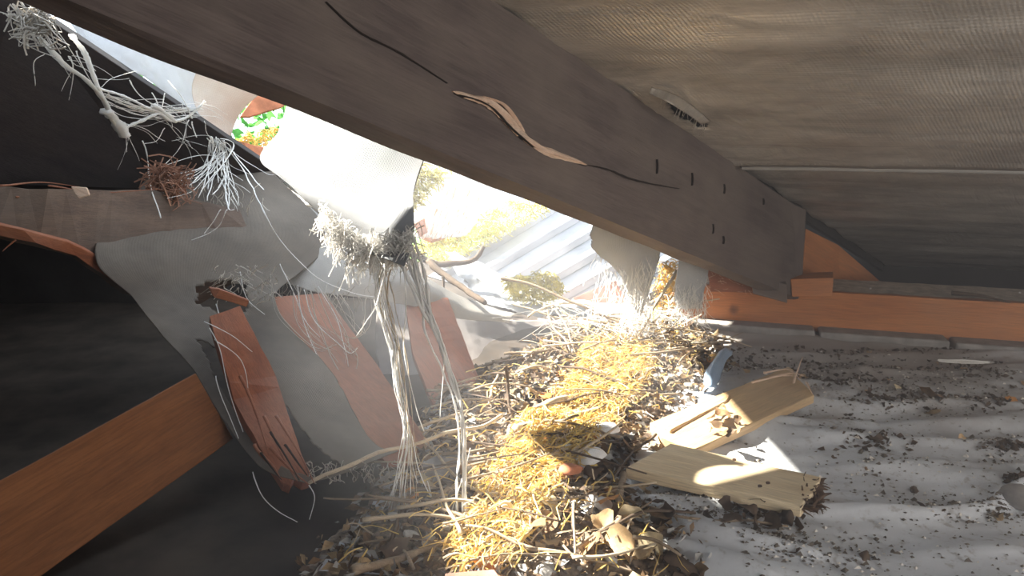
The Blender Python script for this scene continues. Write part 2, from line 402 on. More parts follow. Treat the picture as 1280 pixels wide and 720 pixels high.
def AB(a, b, off=0): return P0 + RD * a + QD * b + RN * off
def ceil_h(a, b):
    p = Vector((a, b, 0))
    h = .010 * noise.noise(Vector((a * 9, b * 1.6, 0))) + .0035 * noise.noise(Vector((a * 30, b * 5, 2)))
    h += .0012 * noise.noise(Vector((a * 110, b * 25, 5)))
    # lap between two runs of underlay
    a0 = LAP - .02 * b * 0
    d = a - a0
    h += -.010 * math.exp(-(d / .006) ** 2) + (.008 / (1 + math.exp(-d / .004)))
    if d > 0: h += .008 * (1 - math.exp(-d / .05))
    return h
def ab(P): 
    v = P - P0; c = RD.dot(QD); r = v.dot(RD); q = v.dot(QD); k = 1 - c * c
    return (r - c * q) / k, (q - c * r) / k
LAP = ab(onroof(1100, 207))[0]
V = []; F = []; UV = []
na, nb_ = 250, 170
tc_ = [ab(onroof(*p)) for p in ((822, 118), (850, 128), (884, 156), (868, 160), (835, 138))]
for i in range(na + 1):
    for j in range(nb_ + 1):
        a = -1.75 + 3.6 * i / na; b = .02 - 2.1 * (j / nb_) ** 1.25
        V.append(AB(a, b, ceil_h(a, b))); UV.append((a, b))
for i in range(na):
    for j in range(nb_):
        k = i * (nb_ + 1) + j; a, b = UV[k]
        if pip(a, b, tc_): continue
        F.append((k, k + 1, k + nb_ + 2, k + nb_ + 1))
o = framed('ceiling', V, F, M_ceil, smooth=True); struct(o)
uvl = o.data.uv_layers.new(name='UVMap')
for l in o.data.loops: uvl.data[l.index].uv = UV[l.vertex_index]
s_ = o.modifiers.new('thickness', 'SOLIDIFY'); s_.thickness = .003; s_.offset = 1
M_lap = plain('pale_lap_tape', (.26, .245, .23), .15, .5, spec=.5)
for nm, a0, wd_, hh in (('trim_1', LAP, .0035, .006), ('trim_2', LAP + .055, .0025, .003)):
    V = []; F = []
    for i in range(121):
        b = -.02 - 2.0 * i / 120; aa = a0 + .004 * noise.noise(Vector((b * 3, a0, 0)))
        for k, (u, h) in enumerate(((-1, 0), (-.3, -1), (.3, -1), (1, 0))): V.append(AB(aa + u * wd_, b, ceil_h(aa, b) * .8 - .004 + h * hh))
    for i in range(120):
        for k in range(3): F.append((i * 4 + k, i * 4 + k + 1, i * 4 + 5 + k, i * 4 + 4 + k))
    struct(framed(nm, V, F, M_lap, smooth=True))
# boarding above the membranes keeps the sky out everywhere but at the hole
mb = MB()
def plate4(mb, pts, th=.02):
    q = [Vector(p) for p in pts]; n = len(q)
    mb.add(q + [p + RN * th for p in q], [tuple(range(n)), tuple(range(2 * n - 1, n - 1, -1))] + [(i, (i + 1) % n, n + (i + 1) % n, n + i)[::-1] for i in range(n)])
plate4(mb, [AB(-4.2, .03, .05), AB(2.4, .03, .05), AB(2.4, -3.4, .05), AB(-4.2, -3.4, .05)])
# unseen strip behind the rafter, shaped to narrow the sunbeam, then the left side
hid = [ab(onroof(*p)) for p in ((-160, -110), (90, -8), (250, 44), (420, 80), (535, 166), (560, 186), (640, 216), (740, 254), (810, 282))]
hid = [(a, b) for a, b in hid]
hl = [ab(onroof(*p)) for p in ((-330, -120), (20, 50), (160, 140), (300, 232), (380, 290))]
pts = [AB(hid[0][0], .03, .05)] + [AB(a, b, .05) for a, b in hid] + [AB(hid[-1][0], .03, .05)]
plate4(mb, pts)
mb.add([AB(-2.5, .03, -.005), AB(2.4, .03, -.005), AB(2.4, .03, .06), AB(-2.5, .03, .06), AB(-2.5, .045, -.005), AB(2.4, .045, -.005), AB(2.4, .045, .06), AB(-2.5, .045, .06)], [(0, 1, 2, 3), (4, 7, 6, 5), (0, 4, 5, 1)])  # added filler closing the light gap between membrane and boarding
amin = min(hid[0][0], hl[0][0])
plate4(mb, [AB(-4.2, .03, .05), AB(-4.2, 4.5, .05), AB(hl[0][0], 4.5, .05), AB(*hl[0], .05), AB(*hid[0], .05), AB(hid[0][0], .03, .05)])
plate4(mb, [AB(a, b, .05) for a, b in hl] + [AB(1.3, hl[-1][1] + .05, .05), AB(1.3, 4.5, .05), AB(hl[0][0], 4.5, .05)])
struct(mb.build('ceiling', M_wall))
# walls (out of sight or in deep shade)
for nm, c, e in (('wall_left', (-3.1, .6, .5), (.05, 2.6, 1.2)), ('wall_right', (2.45, .5, .4), (.05, 2.1, 1.3)), ('wall_front', (-.2, -1.6, .6), (3.0, .05, 1.4))):
    mb = MB(); box(mb, c, e); struct(mb.build(nm, M_wall))
# back wall: masonry below the plate, dark boards left of it, added panels against stray daylight
PL0 = onfloor(862, 414, .0); PL0 = at(835, 412, 2.24); PLE = PL0 - QD * 2.2
wb = bpy.data.objects.new('wall_back', None); COL.objects.link(wb); wb['kind'] = 'structure'; wb.matrix_world = Matrix.Translation(PL0)
back = Vector((QD.y, -QD.x, 0)); back = back if back.y > 0 else -back
for k in range(7):
    a = PL0 + QD * .25 - QD * (.335 * k); b = a - QD * .322; t0 = .036 + .006 * R()
    f0 = -back * (.060 + .012 * R())
    mb = MB(); q = [a + f0, b + f0, b + back * .12, a + back * .12]
    for p in q: p.z = -.02
    m_ = 6; V = []; F = []
    lo4 = [Vector(p) for p in q]; hi4 = [Vector((p.x, p.y, t0)) for p in q]
    mb.add(lo4 + hi4, [(0, 3, 2, 1), (4, 5, 6, 7), (0, 1, 5, 4), (1, 2, 6, 5), (2, 3, 7, 6), (3, 0, 4, 7)])
    ob = mb.build('masonry_block', M_block, wb); bv = ob.modifiers.new('b', 'BEVEL'); bv.width = .006; bv.segments = 2
mb = MB(); a = Vector((-3.05, 2.42, 0)); b = Vector((-1.1, 2.42, 0)); 
box(mb, ((a.x + b.x) / 2, 2.55, .15), ((b.x - a.x) / 2, .03, .45)); mb.build('wall_light_stop', M_wall, wb)
mb = MB(); pa = PL0 + back * .95 - QD * .2; pb = pa - QD * 2.4
mb.add([pa + Pv(0, 0, -.1 - pa.z), pb + Pv(0, 0, -.1 - pb.z), pb + Pv(0, 0, .9 - pb.z), pa + Pv(0, 0, .9 - pa.z), pa + back * .03 + Pv(0, 0, -.1 - pa.z), pb + back * .03 + Pv(0, 0, -.1 - pb.z), pb + back * .03 + Pv(0, 0, .9 - pb.z), pa + back * .03 + Pv(0, 0, .9 - pa.z)],
       [(0, 1, 2, 3), (4, 7, 6, 5), (0, 4, 5, 1), (1, 5, 6, 2), (2, 6, 7, 3), (3, 7, 4, 0)])
mb.build('wall_light_stop', M_wall, wb)
mb = MB(); c0 = PL0 - QD * .26 + back * .20; c1 = PL0 - QD * .28 + back * 1.0; t_ = -QD * .02
V = []
for c in (c0, c1): V += [Vector((c.x, c.y, -.1)), Vector((c.x, c.y, .9 if c is c1 else .42)), Vector((c.x, c.y, .9 if c is c1 else .42)) + t_, Vector((c.x, c.y, -.1)) + t_]
mb.add(V, [(0, 1, 5, 4), (1, 2, 6, 5), (2, 3, 7, 6), (3, 0, 4, 7), (0, 3, 2, 1), (4, 5, 6, 7)]); mb.build('wall_light_stop', M_wall, wb)  # unseen partition added to keep daylight out of the right eave
slab('wall_light_stop', [(343, 226, 2.66), (500, 344, 2.66), (600, 392, 2.66), (650, 410, 2.66), (650, 560, 2.66), (225, 560, 2.66), (225, 226, 2.66)], .03, M_wall, wb)  # closing panel added so no daylight gets behind the grey membrane
# ------------------------------------------------------------------ wall plate
pt = .118
a = Vector((PL0.x, PL0.y, .022)); wp = empty('wall_plate', a, 'long orange pine wall plate running off to the right above the grey cloth', 'timber')
fl = at(828, 415, 2.2); 
def P4(p, z): return Vector((p.x, p.y, z))
A = P4(PL0 + QD * -.005, 0); B = P4(PLE, 0); TH = .20
V = []; F = []; ns = 44
for i in range(ns + 1):
    c = A.lerp(B, i / ns)
    for (bk, z) in ((0, .022), (0, .022 + pt), (TH, .022 + pt), (TH, .022)):
        p = c + back * bk + noise.noise_vector(c * 3 + Vector((bk, z * 9, 0))) * .002
        if i == 0: p = p + QD * (.05 * (.022 + pt - z) / pt * 0 + (.03 if z < .1 else -.02) + .006 * R())
        V.append(P4(p, z + .0015 * noise.noise(c * 6)))
for i in range(ns):
    for k in range(4): F.append((i * 4 + k, i * 4 + (k + 1) % 4, (i + 1) * 4 + (k + 1) % 4, (i + 1) * 4 + k))
F.append((3, 2, 1, 0)); F.append(tuple(ns * 4 + k for k in range(4)))
o = framed('timber', V, F, M_plate, wp, grain=-QD, normal=Vector((0, 0, 1))); bv = o.modifiers.new('b', 'BEVEL'); bv.width = .004; bv.segments = 2; bv.limit_method = 'ANGLE'
dust = plain('pale_dust', (.42, .37, .32), .3, .95, scale=40)
# dust layer lying on the plate
V = []; F = []
for i in range(61):
    for j in range(9):
        c = A.lerp(B, .03 + .97 * i / 60) + back * (.012 + .18 * j / 8)
        V.append(Vector((c.x, c.y, .022 + pt + .0015 + .004 * max(0, noise.noise(c * 30)))))
for i in range(60):
    for j in range(8): F.append((i * 9 + j, i * 9 + j + 1, (i + 1) * 9 + j + 1, (i + 1) * 9 + j)[::-1])
framed('dust_layer', V, F, dust, wp, smooth=True)
PZ = .022 + pt

# ------------------------------------------------------------------ main rafter
rf = empty('rafter', AB(.0, .03, -.3), 'massive split brown rafter crossing the picture from top left to the plate', 'timber')
RH = .2575
V = []; F = []
na_, nh = 120, 14
for i in range(na_ + 1):
    a = -2.3 + 2.36 * i / na_
    if a > .05: a = .05
    ring = []
    for k in range(nh + 1):
        h = -RH * k / nh; wv = .004 * noise.noise(Vector((a * 3, h * 14, 0))) + .0012 * noise.noise(Vector((a * 8, h * 70, 4)))
        ring.append(AB(a, 0, h) + FNC * wv)
    for k in range(4):
        t = (k + 1) / 4; hh = .006 * noise.noise(Vector((a * 6, t, 8))) ; ring.append(AB(a, .055 * t, -RH - .002 + hh))
    for k in range(3): ring.append(AB(a, .055, -RH * (1 - (k + 1) / 3)))
    V += ring
m_ = len(ring)
for i in range(na_):
    for k in range(m_): F.append((i * m_ + k, i * m_ + (k + 1) % m_, (i + 1) * m_ + (k + 1) % m_, (i + 1) * m_ + k))
F.append(tuple(range(m_))); F.append(tuple(na_ * m_ + k for k in range(m_))[::-1])
o = framed('timber', V, F, M_raft, rf, grain=RD, normal=FNC)
bm = bmesh.new(); bm.from_mesh(o.data); bmesh.ops.recalc_face_normals(bm, faces=bm.faces); bm.to_mesh(o.data); bm.free()
def strip(name, pts, wid, mat, parent, off, thick=.004, jag=.3, n=26):
    """tapering sliver lying on the rafter face"""
    P = catmull([onface(x, y, off) for x, y in pts], n); V = []; F = []
    for i, p in enumerate(P):
        t = i / (n - 1); d = (P[min(i + 1, n - 1)] - P[max(i - 1, 0)]).normalized(); s = FNC.cross(d).normalized()
        ww = wid * (math.sin(math.pi * min(1, max(0, t))) ** .6 * .9 + .06)
        o1 = ww * (1 + jag * U(-1, 1)); o2 = ww * (1 + jag * U(-1, 1)); th = thick * math.sin(math.pi * t) + .0008
        V += [p + s * o1, p + FNC * th, p - s * o2, p - FNC * .004]
    for i in range(n - 1):
        for k in range(4): F.append((i * 4 + k, i * 4 + (k + 1) % 4, (i + 1) * 4 + (k + 1) % 4, (i + 1) * 4 + k))
    return framed(name, V, F, mat, parent, grain=P[-1] - P[0], normal=FNC)
mainc = [(566, 114), (590, 121), (612, 126), (634, 145), (652, 167), (674, 183), (702, 194), (732, 205)]
o = strip('crack', [(x + 1, y + 3) for x, y in mainc], .0075, M_crack, rf, .0012, .001); 
o = strip('splinter', mainc, .0058, M_raw, rf, .003, .006, .35); o['label'] = 'pale raw splinter edge of the long crack'
strip('splinter', [(580, 122), (606, 130), (628, 148), (648, 170)], .0036, M_raw, rf, .004, .006)
strip('splinter', [(604, 120), (628, 130), (645, 150), (656, 165)], .0020, M_raw, rf, .005, .005)
strip('splinter', [(655, 175), (682, 192), (712, 200), (734, 206)], .003, M_raw, rf, .004, .005)
strip('crack', [(574, 118), (612, 132), (640, 160), (668, 184)], .0016, M_crack, rf, .009, .0008)
strip('crack', [(733, 206), (760, 212), (790, 224), (820, 231), (850, 236)], .0022, M_crack, rf, .004, .0008)
strip('crack', [(408, 2), (450, 40), (500, 66), (560, 104)], .0014, M_crack, rf, .004, .0006)
for (x, y, l) in ((822, 208, 9), (866, 224, 8), (906, 236, 6), (955, 252, 4), (892, 286, 6), (905, 300, 5)):
    strip('nail_slot', [(x, y - l), (x + .5, y), (x, y + l)], .0010, M_crack, rf, .004, .0008, n=6)
# foot of the rafter and little timbers near it
o = slab('rafter_foot_end', [(985, 252, 2.06), (1008, 262, 2.12), (1003, 345, 2.12), (985, 345, 2.06)], .05, M_raft, rf, (0, 3))
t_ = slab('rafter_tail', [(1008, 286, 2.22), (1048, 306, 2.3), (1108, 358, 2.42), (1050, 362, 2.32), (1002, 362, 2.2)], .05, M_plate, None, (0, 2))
tag(t_, 'dim triangular rafter tail behind the foot of the big rafter', 'timber')
t_ = slab('timber_block', [(988, 349, 2.06), (1042, 347, 2.06), (1040, 371, 2.06), (990, 371, 2.06)], .05, M_plate, None, (0, 1), away=back * .09 + Vector((.01, 0, 0)))
tag(t_, 'short orange block end standing on the plate right of the rafter foot', 'block')
mb = MB()
t_ = slab('wedge_block', [(941, 342, 2.02), (984, 356, 1.99), (984, 379, 1.99), (941, 367, 2.02)], .06, M_raft, None, (0, 1), away=back * .10)
tag(t_, 'grey brown chamfered wedge between the rafter foot and the plate', 'block')
t_ = slab('packing_block', [(884, 337, 2.10), (940, 340, 2.08), (941, 366, 2.08), (888, 365, 2.10)], .08, M_batten, None, (0, 1), broken=(1,), nb=9, amp=.006, away=back * .08)
tag(t_, 'rough sawn orange packing block under the rafter edge with frayed end', 'block')
for k in range(26):
    y0 = U(338, 366); x0 = U(886, 942); tubeobj('fibre', [at(x0, y0, 2.075), at(x0 + U(-8, 8), y0 + U(-4, 6), 2.065)], .0007, M_raw, t_, n=5, amp=.003, sides=3)

# ------------------------------------------------------------------ blanket, debris bed
V = []; F = []; nx, ny = 300, 210
X0, X1, Y0, Y1 = -.62, 2.0, .45, 2.35
idx = {}
for j in range(ny + 1):
    for i in range(nx + 1):
        x = X0 + (X1 - X0) * i / nx; y = Y0 + (Y1 - Y0) * j / ny
        V.append(Vector((x, y, ground(x, y))))
edge = lambda x, y: x > .2 or beddist(x, y) > .0
backlim = lambda x, y: (Vector((x, y, 0)) - PL0).dot(back) < -.05 or (Vector((x, y, 0)) - PL0).dot(QD) > .1 and y < 2.2
for j in range(ny):
    for i in range(nx):
        k = j * (nx + 1) + i; p = V[k]
        if edge(p.x, p.y) and backlim(p.x, p.y): F.append((k, k + 1, k + nx + 2, k + nx + 1))
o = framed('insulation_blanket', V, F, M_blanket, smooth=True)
tag(o, 'crumpled grey white insulation cloth spread over the loft floor on the right', 'cloth')
bm = bmesh.new(); bm.from_mesh(o.data); bmesh.ops.delete(bm, geom=[v for v in bm.verts if not v.link_faces], context='VERTS'); bm.to_mesh(o.data); bm.free()
V = []; F = []; n2 = 170; xs = [p[0] for p in BED]; ys = [p[1] for p in BED]; bx0, bx1, by0, by1 = min(xs) - .05, max(xs) + .05, min(ys) - .05, max(ys) + .05
ins = []
for j in range(n2 + 1):
    for i in range(n2 + 1):
        x = bx0 + (bx1 - bx0) * i / n2; y = by0 + (by1 - by0) * j / n2; d = beddist(x, y) + .025 * noise.noise(Vector((x * 20, y * 20, 0)))
        V.append(Vector((x, y, bedh(x, y)))); ins.append(d > -.02)
for j in range(n2):
    for i in range(n2):
        k = j * (n2 + 1) + i
        if ins[k]: F.append((k, k + 1, k + n2 + 2, k + n2 + 1))
o = framed('debris_bed', V, F, M_bed, smooth=True); tag(o, 'bed of crumbled dark leaf mould and grit under the roof hole', 'debris', kind='stuff')
bm = bmesh.new(); bm.from_mesh(o.data); bmesh.ops.delete(bm, geom=[v for v in bm.verts if not v.link_faces], context='VERTS'); bm.to_mesh(o.data); bm.free()

# ------------------------------------------------------------------ left timbers
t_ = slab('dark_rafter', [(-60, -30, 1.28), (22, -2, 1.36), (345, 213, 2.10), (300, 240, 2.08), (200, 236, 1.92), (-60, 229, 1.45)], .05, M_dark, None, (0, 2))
tag(t_, 'nearly black rafter filling the top left corner behind the white fibre web', 'timber')
t_ = empty('broken_rafter', at(60, 300, 1.5), 'split brown rafter stub under the black rafter at the left edge', 'timber')
slab('timber', [(-60, 231, 1.38), (60, 236, 1.45), (195, 238, 1.66), (300, 262, 1.82), (330, 330, 1.80), (250, 380, 1.68), (165, 362, 1.58), (100, 314, 1.5), (50, 300, 1.44), (-60, 274, 1.36)], .05, M_brownw, t_, (0, 2), rough=.004)
o = slab('splintered_edge', [(-60, 268, 1.35), (30, 288, 1.40), (85, 302, 1.46), (140, 330, 1.53), (178, 372, 1.57), (150, 358, 1.55), (95, 320, 1.48), (45, 304, 1.42), (-60, 284, 1.35)], .02, M_batten, t_, (0, 2), rough=.004)
o['label'] = 'orange raw split lower edge'
for pl in ([(0, 232), (50, 228), (100, 233)], [(60, 232), (120, 240), (200, 236)], [(20, 246), (90, 252), (120, 262)], [(20, 300), (8, 310), (4, 314)], [(60, 286), (110, 300), (150, 322)]):
    tubeobj('splinter', [at(x, y, 1.40 + x * .0012) for x, y in pl], .0022, M_batten, t_, amp=.003, taper=.2)
o = slab('chip', [(88, 233, 1.45), (108, 234, 1.45), (112, 244, 1.45), (98, 248, 1.45)], .004, M_raw, t_, (0, 2), rough=.002)
# lower-left orange beam
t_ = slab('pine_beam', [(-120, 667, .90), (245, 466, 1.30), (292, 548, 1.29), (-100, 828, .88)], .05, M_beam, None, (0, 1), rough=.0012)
tag(t_, 'dim orange pine beam with one dark knot rising from the lower left corner', 'timber')

# ------------------------------------------------------------------ red-brown battens
b1 = slab('broken_batten', [(262, 395, 1.36), (300, 382, 1.42), (345, 470, 1.34), (388, 600, 1.17), (355, 604, 1.17), (325, 560, 1.20), (292, 500, 1.28)], .022, M_batten, None, (0, 3), broken=(3, 4), nb=6, amp=.012, rough=.002)
tag(b1, 'orange splintered batten end poking from the grey membrane above the pine beam', 'batten')
for pl in ([(318, 556), (340, 582), (352, 606)], [(338, 560), (366, 590), (386, 607)], [(330, 520), (352, 566), (372, 602)], [(345, 520), (370, 560), (392, 604)], [(300, 470), (322, 520), (336, 570)]):
    tubeobj('splinter', [at(x, y, 1.26 - (y - 470) * .0009) for x, y in pl], .0032, M_batten, b1, amp=.003, taper=.15)
for pl in ([(338, 540), (358, 572), (374, 600)], [(326, 566), (336, 580), (352, 600)], [(356, 556), (372, 578), (384, 594)]):
    tubeobj('crack', [at(x, y, 1.245 - (y - 470) * .0009) for x, y in pl], .0022, M_crack, b1, amp=.002, taper=.3)
b2 = slab('broken_batten', [(322, 372, 1.66), (405, 366, 1.72), (468, 450, 1.52), (530, 545, 1.30), (515, 575, 1.27), (498, 596, 1.24), (468, 560, 1.28), (395, 472, 1.46)], .022, M_batten, None, (0, 4), broken=(4, 5), nb=5, amp=.01, rough=.0015)
tag(b2, 'red brown batten in the middle, its broken tip near the hanging threads', 'batten')
b3 = slab('broken_batten', [(505, 368, 1.92), (560, 372, 1.94), (606, 492, 1.62), (572, 505, 1.60), (541, 506, 1.60), (515, 440, 1.75)], .022, M_batten, None, (0, 2), broken=(2, 3), nb=4, amp=.006, rough=.0015)
tag(b3, 'red brown batten farthest right, standing on the leaf litter behind the white threads', 'batten')
b4 = slab('batten', [(262, 360, 1.46), (275, 362, 1.46), (312, 376, 1.52), (308, 384, 1.52), (268, 372, 1.46)], .01, M_batten, None, (0, 2), rough=.002)
tag(b4, 'small orange batten stub in the tear of the grey membrane', 'batten')
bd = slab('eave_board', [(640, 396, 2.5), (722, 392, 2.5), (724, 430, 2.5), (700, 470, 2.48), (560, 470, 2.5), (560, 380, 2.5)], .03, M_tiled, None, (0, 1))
tag(bd, 'shaded brown board at the eave behind the tangled twigs', 'timber')

# ------------------------------------------------------------------ membranes
gm = sheet('grey_membrane', [
    [(186, 226, 1.86), (262, 222, 1.98), (345, 214, 2.06)],
    [(118, 318, 1.50), (262, 292, 1.72), (418, 292, 1.98)],
    [(172, 384, 1.49), (250, 372, 1.58), (345, 372, 1.66)],
    [(238, 462, 1.38), (315, 440, 1.44), (398, 445, 1.50)],
    [(290, 540, 1.26), (365, 515, 1.30), (440, 512, 1.36)],
    [(330, 588, 1.19), (402, 566, 1.21), (470, 556, 1.27)],
    [(384, 606, 1.165), (440, 590, 1.19), (500, 566, 1.23)]], M_drape, nu=70, nv=110, amp=.008, fr=6, fine=.0012, torn=.55,
    holes=lambda u, v: ((u - .62) / .16) ** 2 + ((v - .33) / .045) ** 2 < 1 + .5 * noise.noise(Vector((u * 20, v * 60, 0))) or (v > .44 and ((u - .30 - (v - .5) * .1) / (.17)) ** 2 < 1 + .3 * noise.noise(Vector((0, v * 30, 2))) and v < .97 and v - .42 > abs(u - .25)))
tag(gm, 'dusty grey brown membrane draped from the black rafter down over the broken battens', 'membrane')
sg = sheet('sagging_membrane', [
    [(345, 214, 2.10), (420, 285, 1.98), (500, 332, 1.95), (600, 381, 2.05), (645, 392, 2.1)],
    [(325, 270, 1.95), (400, 325, 1.86), (500, 352, 1.88), (590, 388, 1.98), (640, 396, 2.06)],
    [(300, 330, 1.80), (390, 366, 1.78), (470, 376, 1.84), (580, 398, 1.95), (636, 404, 2.04)]], M_grey, nu=80, nv=34, amp=.010, fr=6, fine=.0015)
tag(sg, 'light grey sagging membrane fold below the white sheet', 'membrane')
bk = sheet('back_membrane', [
    [(470, 372, 2.05), (560, 384, 2.15), (640, 400, 2.28), (722, 396, 2.35)],
    [(470, 430, 1.95), (560, 430, 2.0), (640, 440, 2.10), (725, 440, 2.2)],
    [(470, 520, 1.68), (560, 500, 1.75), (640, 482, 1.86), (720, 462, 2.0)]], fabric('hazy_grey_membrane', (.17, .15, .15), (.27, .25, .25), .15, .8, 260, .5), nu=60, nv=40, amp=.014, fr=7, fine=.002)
tag(bk, 'shaded mauve grey membrane behind the battens, closing the eave', 'membrane')
wm = empty('white_membrane', at(430, 200, 1.35), 'bright white torn membrane hanging from the big rafter through the hole', 'membrane')
sheet('sheet', [
    [(366, 112, 1.52), (440, 140, 1.44), (530, 186, 1.36)],
    [(346, 162, 1.50), (430, 185, 1.41), (520, 222, 1.33)],
    [(326, 196, 1.43), (415, 225, 1.32), (516, 258, 1.26)],
    [(364, 236, 1.31), (430, 262, 1.24), (514, 290, 1.20)],
    [(410, 276, 1.26), (456, 296, 1.21), (512, 312, 1.17)],
    [(432, 312, 1.19), (470, 322, 1.16), (508, 330, 1.14)]], fabric('white_backlit_membrane', (.34, .36, .40), (.44, .46, .50), .22, .6, 300, .8), wm, nu=80, nv=80, amp=.016, fr=6, fine=.0015, torn=.58)
rim = tubeobj('torn_rim', px([(330, 203, 1.45), (350, 222, 1.40), (366, 238, 1.36), (382, 252, 1.32), (400, 264, 1.29), (416, 282, 1.25), (430, 304, 1.20), (440, 320, 1.16)]), .0035, M_tuft, wm, n=60, amp=.004, jit=.9, fr=40)
tw = MB()
for k in range(800):
    t = R() ** .8; x0 = 398 + t * 118 + U(-8, 4); y0 = 268 + 50 * min(1, t * 2.2) + U(-16, 20) - 14 * t ; d0 = 1.20 - t * .03 + U(-.02, .01)
    ln = U(.3, 1.5) * (1.6 if R() < .15 else 1); P = [at(x0, y0, d0), at(x0 + U(-9, 9), y0 + U(-8, 12) * ln, d0 - U(0, .01)), at(x0 + U(-14, 14), y0 + U(-10, 26) * ln, d0 - U(0, .02))]
    tube(tw, wob(catmull(P, 7), .004, 45), U(.0004, .0011), 3)
tag(tw.build('frayed_edge', M_tuft, wm), 'fluffy frayed lower edge', kind='stuff')
# white ropes of thread, hanging almost to the floor
for k in range(9):
    s = U(-1, 1); x0 = 497 + 6 * k % 22 + U(-3, 3)
    P = px([(x0, 300 + U(-5, 10), 1.16), (x0 + 14, 350, 1.145), (540 + s * 9, 410, 1.135), (560 + s * 8, 465, 1.13), (576 + s * 5, 515, 1.12), (578 + s * 7, 575, 1.11), (580 + s * 9 + U(-4, 4), U(630, 662), 1.09)])
    tubeobj('thread', P, U(.0019, .0032), M_fib, wm, n=46, amp=.004, sides=4, jit=.8, fr=26)
for k in range(16):
    s = U(-1, 1); x0 = 470 + R() * 28
    P = px([(x0, 318 + U(-10, 8), 1.17), (480 + s * 12, 370, 1.16), (495 + s * 10, 430, 1.15), (505 + s * 9, 490, 1.14), (511 + s * 5, 532, 1.13), (512 + s * 14, 575, 1.12), (512 + s * 28, U(600, 660), 1.11)])
    tubeobj('thread', P, U(.0007, .0015), M_fib if k % 3 else M_twigp, wm, n=40, amp=.005, sides=3, jit=.6, fr=22)
for pl in ([(512, 535), (500, 590), (478, 640), (476, 690)], [(513, 540), (522, 580), (540, 620), (536, 600)], [(480, 330), (470, 380), (458, 402), (446, 420)], [(505, 330), (508, 380), (506, 440), (518, 500), (532, 540)],
           [(525, 370), (545, 420), (556, 460), (550, 520)], [(588, 560), (565, 640), (540, 690), (530, 716)]):
    tubeobj('thread', [at(x, y, 1.14 if y < 620 else 1.12 - (y - 620) * .0008) for x, y in pl], .0011, M_fib, wm, n=30, amp=.004, sides=3)

# torn white film across the top-left of the hole
t_ = sheet('white_film', [
    [(10, -40, 1.62), (110, -20, 1.80), (270, 60, 2.10)],
    [(50, 0, 1.68), (140, 30, 1.88), (262, 92, 2.12)],
    [(90, 40, 1.74), (170, 75, 1.92), (256, 126, 2.12)],
    [(150, 85, 1.85), (210, 118, 2.0), (262, 160, 2.12)]], M_white, None, nu=60, nv=40, amp=.02, fr=8, fine=.004)
tag(t_, 'bright backlit white film stretched across the top left of the hole', 'membrane')
t_ = sheet('film_flap', [
    [(262, 62, 1.98), (300, 84, 2.02), (340, 108, 2.06)],
    [(240, 104, 2.0), (276, 116, 2.02), (318, 124, 2.06)],
    [(248, 140, 2.0), (270, 150, 2.02), (300, 146, 2.06)],
    [(276, 168, 2.02), (284, 172, 2.04), (290, 172, 2.06)]], M_pink, None, nu=30, nv=30, amp=.008, fr=10)
tag(t_, 'pinkish see-through membrane flap beside the green view outside', 'membrane')
t_ = slab('roof_tile', [(300, 146, 2.3), (330, 104, 2.36), (372, 120, 2.4), (352, 134, 2.38), (312, 146, 2.32)], .015, M_tile, None, (0, 2), rough=.002)
tag(t_, 'orange corner of a clay tile seen against the green hedge', 'tile')
t_ = slab('roof_tile', [(285, 172, 2.25), (305, 178, 2.25), (330, 184, 2.3), (325, 198, 2.28), (300, 190, 2.25)], .012, M_tile, None, (0, 2), rough=.002)
tag(t_, 'small orange tile fragment below the straw at the edge of the hole', 'tile')
# tile lying askew under the rafter, wrapped in gauze
t_ = slab('roof_tile', [(520, 292, 2.6), (556, 222, 2.75), (615, 232, 2.8), (590, 285, 2.65), (540, 300, 2.6)], .02, M_tile, None, (0, 1), rough=.002)
tag(t_, 'reddish tile wrapped in white gauze hanging under the rafter', 'tile')
t_ = sheet('gauze_wrap', [[(520, 190, 2.6), (570, 212, 2.65), (622, 232, 2.7)], [(512, 250, 2.55), (560, 255, 2.55), (600, 270, 2.6)], [(516, 296, 2.5), (540, 300, 2.5), (585, 296, 2.52)]], M_gauze, None, nu=30, nv=30, amp=.008, torn=.4)
tag(t_, 'white gauze wrapped round the reddish tile under the rafter', 'gauze')
t_ = slab('tile_stub', [(517, 280, 2.46), (530, 272, 2.46), (534, 290, 2.46), (524, 297, 2.46)], .015, M_tile, None, (0, 1))
tag(t_, 'small orange tile stub left of the gauze wrapped tile', 'tile')
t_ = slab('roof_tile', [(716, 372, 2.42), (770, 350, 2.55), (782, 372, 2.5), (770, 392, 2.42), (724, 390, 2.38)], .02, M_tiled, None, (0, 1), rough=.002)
tag(t_, 'dull red tile edge under the right end of the ribbed sheet', 'tile')
# gauze curtains by the plate
g1 = sheet('gauze_curtain', [[(742, 272, 1.72), (785, 290, 1.76), (830, 306, 1.82)], [(738, 305, 1.78), (785, 322, 1.8), (822, 330, 1.86)], [(760, 330, 1.84), (795, 352, 1.86), (812, 362, 1.88)], [(780, 350, 1.9), (790, 378, 1.92), (800, 400, 1.94)]], M_white, None, nu=36, nv=40, amp=.008, fr=9, fine=.002, torn=.45)
tag(g1, 'white gauze curtain hanging from the rafter over the ribbed sheet', 'gauze')
g2 = sheet('gauze_curtain', [[(850, 316, 1.92), (885, 334, 1.96)], [(846, 350, 1.96), (882, 358, 1.98)], [(842, 384, 2.02), (878, 384, 2.02)]], M_white, None, nu=22, nv=26, amp=.008, fr=9, fine=.002, torn=.4)
tag(g2, 'narrow white gauze curtain hanging beside the packing block', 'gauze')
t_ = slab('plate_end_sliver', [(838, 412, 2.10), (878, 392, 2.08), (872, 400, 2.08), (850, 416, 2.10)], .01, M_raw, None, (0, 1), rough=.001)
tag(t_, 'pale orange sliver leaning on the left end of the wall plate', 'splinter')
